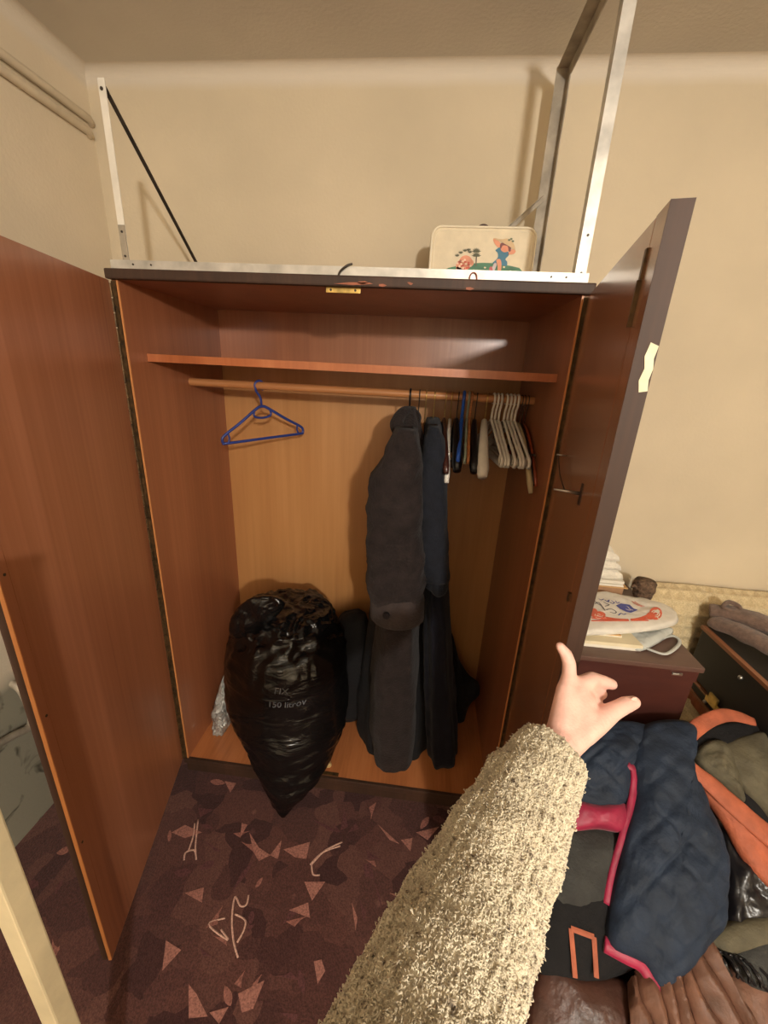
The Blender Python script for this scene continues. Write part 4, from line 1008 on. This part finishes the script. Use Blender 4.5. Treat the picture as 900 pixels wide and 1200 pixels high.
# filled black sack on the floor carrying the heap
sk = MB()
rings = []
for z, k in ((FZ, .92), (FZ + .04, 1.0), (.05, 1.0), (.12, .98)):
    rings.append([Vector((1.53 + k * .295 * math.copysign(abs(math.cos(a)) ** .5, math.cos(a)), -.30 + k * .27 * math.copysign(abs(math.sin(a)) ** .5, math.sin(a)), min(z, z))) for a in np.linspace(0, 2 * PI, 49)[:-1]])
top = [[Vector((1.53 + k * .295 * math.copysign(abs(math.cos(a)) ** .5, math.cos(a)), -.30 + k * .27 * math.copysign(abs(math.sin(a)) ** .5, math.sin(a)), 0)) for a in np.linspace(0, 2 * PI, 49)[:-1]] for k in (.97, .8, .5, .2, .02)]
for r in top: rings.append([Vector((p.x, p.y, .395 + .7 * (p.y + .05) - .03)) for p in r])
rings[3] = [Vector((p.x, p.y, max(FZ + .06, .38 + .7 * (p.y + .05) - .07))) for p in rings[3]]
rings[2] = [Vector((p.x, p.y, max(FZ + .05, (.38 + .7 * (p.y + .05) - .07) * .5))) for p in rings[2]]
tag(part('stuffed_sack', sk.loft(rings), 'blackcloth', smooth=True), 'stuffed black sack on the carpet underneath the heap of clothes', 'sack')
# black travel bag with orange outlined pocket
tb = thing('travel_bag', 'black bag with an orange outlined pocket beside the sweater sleeve', 'bag', tuple(hp_(690, 1090)))
heap('bag_body', '', '', [(640, 985), (690, 995), (722, 1020), (720, 1090), (745, 1130), (700, 1150), (640, 1150), (610, 1090)], 'blackcloth', .05, .005, parent=tb)
ol = [hp_(x, y, .056) for x, y in ((674, 1146), (669, 1088), (696, 1098), (699, 1146))]
mb = MB(); mb.tube([ol[0], ol[0].lerp(ol[1], .5), ol[1]], .0065, 6, flat=(.4, 1), up=SN); mb.tube([ol[1], ol[1].lerp(ol[2], .5), ol[2]], .0065, 6, flat=(.4, 1), up=SN); mb.tube([ol[2], ol[2].lerp(ol[3], .5), ol[3]], .0065, 6, flat=(.4, 1), up=SN)
part('pocket_trim', mb, 'orange', tb, label='orange pocket outline')
o = heap('grey_jumper', '', '', [(640, 968), (690, 968), (724, 972), (722, 1010), (712, 1060), (680, 1075), (640, 1060)], 'greycloth', .045, .02)
tag(o, 'dark grey-green jumper under the raspberry cuff of the quilted jacket', 'jumper')
# brown leather at the bottom
o = heap('leather_bag', '', '', [(630, 1130), (680, 1138), (735, 1150), (760, 1200), (740, 1260), (620, 1260)], 'darkleather', .05, .0)
tag(o, 'dark brown leather bag at the bottom of the heap beside the black bag', 'bag')
lj = thing('leather_jacket', 'brown pleated leather jacket at the bottom right of the heap', 'jacket', tuple(hp_(820, 1180)))
heap('jacket_body', '', '', [(760, 1150), (800, 1090), (850, 1130), (960, 1140), (980, 1260), (780, 1270), (735, 1200)], 'leather', .04, .0, parent=lj)
NF = 7; grid = []
for i in range(61):
    f = i / 60; row = []
    for j in range(NF * 12 + 1):
        g = j / (NF * 12)
        px_ = (736 + 86 * g) * (1 - f) + (742 + 172 * g) * f; py_ = (1154 - 74 * g ** .8) * (1 - f) + 1250 * f
        ph = (g * NF + .25 * math.sin(5 * f + 9 * g)) % 1.0
        hgt = .030 + .018 * min(1, f * 3) + .028 * (ph ** .6 if ph < .8 else (1 - ph) / .2 * .87) * (.5 + .5 * min(1, f * 4 + .2)) + .010 * math.sin(PI * f)
        p = hp_(px_, py_, hgt); row.append(p + SN * (noise.noise(p * 24) * .006) + Vector((1, 0, 0)) * noise.noise(p * 16) * .006)
    grid.append(row)
mb = MB(); mb.loft(grid, cap=False, closed=False)
pl = part('pleated_panel', mb, 'leather', lj, smooth=True, sharp=50, label='folded pleats of brown leather')
md = pl.modifiers.new('thickness', 'SOLIDIFY'); md.thickness = .004; md.offset = -1
# right side: shiny nylon, olive jumper, rucksack
o = heap('nylon_jacket', '', '', [(835, 960), (870, 985), (930, 1030), (940, 1090), (880, 1100), (845, 1090), (840, 1030)], 'shinyblack', .05, .0, wr=.012, ws=22)
tag(o, 'shiny black nylon jacket right of the navy quilted jacket', 'jacket')
o = heap('olive_jumper', '', '', [(826, 1095), (860, 1075), (940, 1060), (980, 1090), (930, 1110), (860, 1118), (830, 1115)], 'olive', .04, .02)
tag(o, 'olive cloth rolled below the shiny black jacket', 'cloth')
o = heap('grey_cloth', '', '', [(855, 1110), (900, 1085), (980, 1080), (990, 1160), (910, 1165), (868, 1150)], 'greycloth', .045, .025)
tag(o, 'dark grey cloth at the right edge above the leather jacket', 'cloth')
bl = MB()
for k in range(9):
    a, b = hp_(835 + 6 * k, 1112 + 2 * k, .05), hp_(850 + 7 * k, 1140 + 3 * k, .06)
    bl.tube(catmull([a, a.lerp(b, .5) + SN * .012 + Vector((.008 * (-1) ** k, 0, 0)), b], 5, False), .0035, 6)
    if k: bl.tube([hp_(835 + 6 * k, 1112 + 2 * k, .05), hp_(829 + 6 * k, 1110 + 2 * k, .05)], .0035, 6)
tag(part('fringed_strap', bl, 'shinyblack', smooth=True), 'black fringed strap lying over the olive and grey cloth', 'strap')
rk = thing('rucksack', 'open bag with burnt orange lining and olive-grey clothes inside', 'bag', tuple(hp_(870, 930)))
heap('inside', '', '', [(805, 875), (835, 850), (900, 850), (960, 900), (985, 1000), (900, 985), (850, 935)], 'blackcloth', .015, .015, parent=rk, plabel='black inside')
def band(pts, wd, mat, nm, lift, lab=None, h=.9):
    P_ = catmull([hp_(x, y, l_) for x, y, l_ in pts], 8, False); mb = MB(); n = len(P_)
    ws_ = [float(np.interp(i / (n - 1), np.linspace(0, 1, len(wd)), wd)) for i in range(n)]
    mb.tube(P_, ws_, 14, flat=(.35, 1), up=SN)
    for j, v in enumerate(mb.v): mb.v[j] = v + SN * (fbm(v, 12) * .006)
    return part(nm, mb, mat, rk, smooth=True, label=lab)
band([(885, 846, .05), (850, 838, .06), (818, 852, .07), (800, 878, .08), (808, 897, .085), (840, 925, .085), (880, 962, .085), (935, 1010, .08)], [.012, .020, .022, .016, .018, .026, .028, .028], 'orange', 'lining_rim', .05, 'burnt orange rim')
heap('lining_flap', '', '', [(812, 905), (850, 930), (895, 965), (945, 1010), (960, 1080), (905, 1048), (868, 1005), (846, 965), (822, 930)], 'orange', .028, .05, parent=rk, wr=.008, plabel='folded burnt orange lining')
rc = heap('olive_fleece', '', '', [(840, 880), (870, 862), (905, 860), (960, 905), (985, 980), (915, 970), (880, 940), (858, 915)], 'olive', .04, .02, wr=.01, ws=20)
tag(rc, 'olive-grey fleece folded inside the orange lined bag', 'fleece')
rc = heap('grey_scarf', '', '', [(812, 886), (830, 868), (850, 872), (862, 905), (872, 940), (850, 925), (826, 905)], 'olive', .03, .03, wr=.01, ws=26)
tag(rc, 'pale olive bundle at the left inside the orange lined bag', 'bundle')
# navy quilted jacket
qj = thing('quilted_jacket', 'navy quilted jacket with raspberry lining thrown over the heap', 'jacket', tuple(hp_(780, 990)))
heap('sleeve', '', '', [(655, 880), (690, 850), (740, 845), (765, 860), (752, 905), (738, 950), (690, 950), (650, 935)], 'quilt', .05, .035, fn=quilting, parent=qj, wr=.010, plabel='quilted sleeve')
heap('front_panel', '', '', [(738, 890), (752, 852), (785, 843), (812, 850), (808, 885), (826, 935), (846, 985), (851, 1030), (848, 1078), (828, 1112), (796, 1146), (770, 1160), (752, 1132), (712, 1108), (714, 1050), (726, 990), (740, 935)], 'quilt', .06, .055, fn=quilting, parent=qj, wr=.010, plabel='quilted front panel')
def trim(pts, r, lab, flat=(.5, 1)):
    P_ = catmull([hp_(x, y, l_) for x, y, l_ in pts], 6, False); mb = MB(); mb.tube(P_, r, 10, flat=flat, up=SN)
    for j, v in enumerate(mb.v): mb.v[j] = v + SN * noise.noise(v * 25) * .004
    part('lining', mb, 'pink', qj, smooth=True, label=lab)
trim([(735, 896, .075), (743, 905, .075), (741, 935, .07), (731, 975, .065), (719, 1020, .06), (711, 1060, .055)], .011, 'raspberry edge along the left side')
trim([(708, 1106, .055), (730, 1118, .06), (752, 1130, .06), (766, 1152, .06), (774, 1175, .055)], .017, 'raspberry hem')
heap('cuff', '', '', [(660, 938), (700, 942), (736, 942), (731, 974), (700, 972), (658, 972)], 'pink', .03, .05, parent=qj, plabel='raspberry cuff lining', wr=.006)

# ================================================================== PERSON: left arm reaching in from below the camera
pn = thing('person', 'left arm in a cream fuzzy knitted sweater pointing at the wardrobe door', 'person', tuple(atd(655, 872, .53)))
hb = MB()
def C_(a, b, ra, rb): hb.capsule(atd(*a), atd(*b), ra, rb)
fore = (560, 1050, .415)
C_(fore, (655, 874, .53), .034, .026)
wri = (657, 870, .532)
# palm: spread of capsules from wrist to the knuckles
kn_i, kn_m, kn_r, kn_p, th0 = (663, 808, .562), (680, 803, .572), (690, 814, .578), (697, 826, .578), (697, 848, .552)
for k, r0, r1 in ((kn_i, .021, .0125), (kn_m, .021, .013), (kn_r, .020, .012), (kn_p, .019, .0115)): C_(wri, k, r0, r1)
C_((668, 835, .555), (684, 822, .566), .020, .017); C_((660, 850, .545), (672, 815, .562), .018, .014)
C_((663, 868, .535), (690, 850, .55), .023, .018); C_((660, 860, .54), (684, 838, .556), .022, .018)
# index: straight, pointing up and back
C_(kn_i, (667, 792, .572), .0118, .0102); C_((667, 792, .572), (667, 777, .579), .0102, .0094); C_((667, 777, .579), (663.5, 767, .582), .0094, .0088); C_((663.5, 767, .582), (656.5, 757.5, .583), .0088, .0066)
# middle: bent to the right
C_(kn_m, (694, 796, .580), .0125, .0108); C_((694, 796, .580), (708, 799, .592), .0105, .0092); C_((708, 799, .592), (717, 802, .600), .0092, .0080)
# ring and little: curled further behind
C_(kn_r, (696, 810, .590), .0115, .0100); C_((696, 810, .590), (705, 813, .600), .0098, .0082)
C_(kn_p, (700, 826, .592), .0105, .0085); C_((700, 826, .592), (704, 830, .598), .0085, .0072)
# thumb: leaves the side of the palm
C_((682, 856, .545), th0, .020, .0165); C_(th0, (716, 835, .560), .0165, .0128); C_((716, 835, .560), (733, 826, .566), .0122, .0108); C_((733, 826, .566), (743, 823, .569), .0112, .0088)
hand = part('arm', hb, 'skin', pn, smooth=True, label='bare left hand with raised index finger and spread thumb')
rm = hand.modifiers.new('remesh', 'REMESH'); rm.mode = 'VOXEL'; rm.voxel_size = .0022; rm.use_smooth_shade = True
sm = hand.modifiers.new('smooth', 'SMOOTH'); sm.iterations = 7; sm.factor = .5
mb = MB(); tn = atd(743, 820.5, .5625); mb.sphere((0, 0, 0), (.0058, .0045, .0012), 14, 8)
q = Matrix((RIGHT * .9 - DOWN * .35, -(RIGHT * .3 + DOWN * .9), -FWD)).transposed()
mb.v = [tn + q @ v for v in mb.v]; part('thumbnail', mb, 'nail', hand, smooth=True)
# sleeve
ax = [atd(648, 880, .522), atd(622, 925, .488), atd(592, 985, .445), atd(558, 1060, .395), atd(525, 1140, .345), atd(495, 1225, .298)]
d_ = (ax[-1] - ax[-2]).normalized()
ax += [ax[-1] + d_ * .06, ax[-1] + d_ * .12 + Vector((0, -.01, .01)), ax[-1] + Vector((-.075, -.19, .05))]
rad = [.040, .050, .0565, .060, .062, .063, .064, .066, .07]
AX = catmull(ax, 10, False); nA = len(AX); RA = [float(np.interp(i / (nA - 1), np.linspace(0, 1, len(rad)), rad)) for i in range(nA)]
mb = MB(); mb.tube(AX, RA, 64)
for i, v in enumerate(mb.v): mb.v[i] = v + (v - min(AX, key=lambda a: (a - v).length)).normalized() * (fbm(v, 30) * .004 + .0012 * math.sin(2 * PI * (i % 64) / 64 * 30))
sl = part('sweater_sleeve', mb, 'yarn', pn, smooth=True, label='cream fuzzy knit sleeve with dark flecks')
# fuzz: short curled yarn tufts over the whole sleeve
def fuzz(n=64000):
    V = np.array([v[:] for v in mb.v]); F = [f for f in mb.f if len(f) == 4]
    q = V[np.array(F)]; c = q.mean(1); e1 = q[:, 1] - q[:, 0]; e2 = q[:, 3] - q[:, 0]; nr = np.cross(e1, e2); area = np.linalg.norm(nr, axis=1); nr /= area[:, None]
    axc = np.array([p[:] for p in AX]); idx = np.argmin(((c[:, None] - axc[None]) ** 2).sum(2), 1)
    sgn = np.sign((nr * (c - axc[idx])).sum(1)); nr *= sgn[:, None]
    pick = rng.choice(len(F), n, p=area / area.sum()); u, v = rng.random((2, n, 1))
    p = q[pick, 0] + e1[pick] * u + e2[pick] * v; nn = nr[pick]
    t = rng.normal(size=(n, 3)); t -= nn * (t * nn).sum(1, keepdims=True); t /= np.linalg.norm(t, axis=1, keepdims=True); b = np.cross(nn, t)
    L = rng.uniform(.0024, .0048, (n, 1)); wd = rng.uniform(.0004, .0008, (n, 1)); hi = rng.uniform(.0006, .0026, (n, 1))
    longer = rng.random((n, 1)) < .025; hi = np.where(longer, hi * 2.2, hi)
    prof = [(-.5, 0.0), (-.2, .85), (.2, 1.0), (.5, .25)]
    vs = []
    for k, (a, h) in enumerate(prof):
        base = p + t * L * a + nn * (hi * h - .0006) + b * np.sin(a * 6) * L * .18
        f = (.7, 1, 1, .5)[k]
        vs += [base - b * wd * f, base + b * wd * f, base + nn * wd * 1.3 * f]
    vs = np.stack(vs, 1).reshape(-1, 3)
    base = (np.arange(n) * 12)[:, None]
    fl = []
    for k in range(3):
        for s in ((0, 2, 5, 3), (2, 1, 4, 5)): fl.append(base + np.array([s[0], s[1], s[2], s[3]]) + 3 * k)
    fs = np.concatenate(fl, 0)
    off = np.array(ROOT[pn.name]); me = bpy.data.meshes.new('yarn_fuzz')
    me.vertices.add(len(vs)); me.vertices.foreach_set('co', (vs - off).ravel())
    me.loops.add(fs.size); me.loops.foreach_set('vertex_index', fs.ravel().astype(np.int32))
    me.polygons.add(len(fs)); me.polygons.foreach_set('loop_start', (np.arange(len(fs)) * 4).astype(np.int32))
    me.update(calc_edges=True); me.validate()
    me.polygons.foreach_set('use_smooth', [True] * len(me.polygons))
    o = link('yarn_fuzz', me, 'yarn', sl, True); o['kind'] = 'stuff'
fuzz()
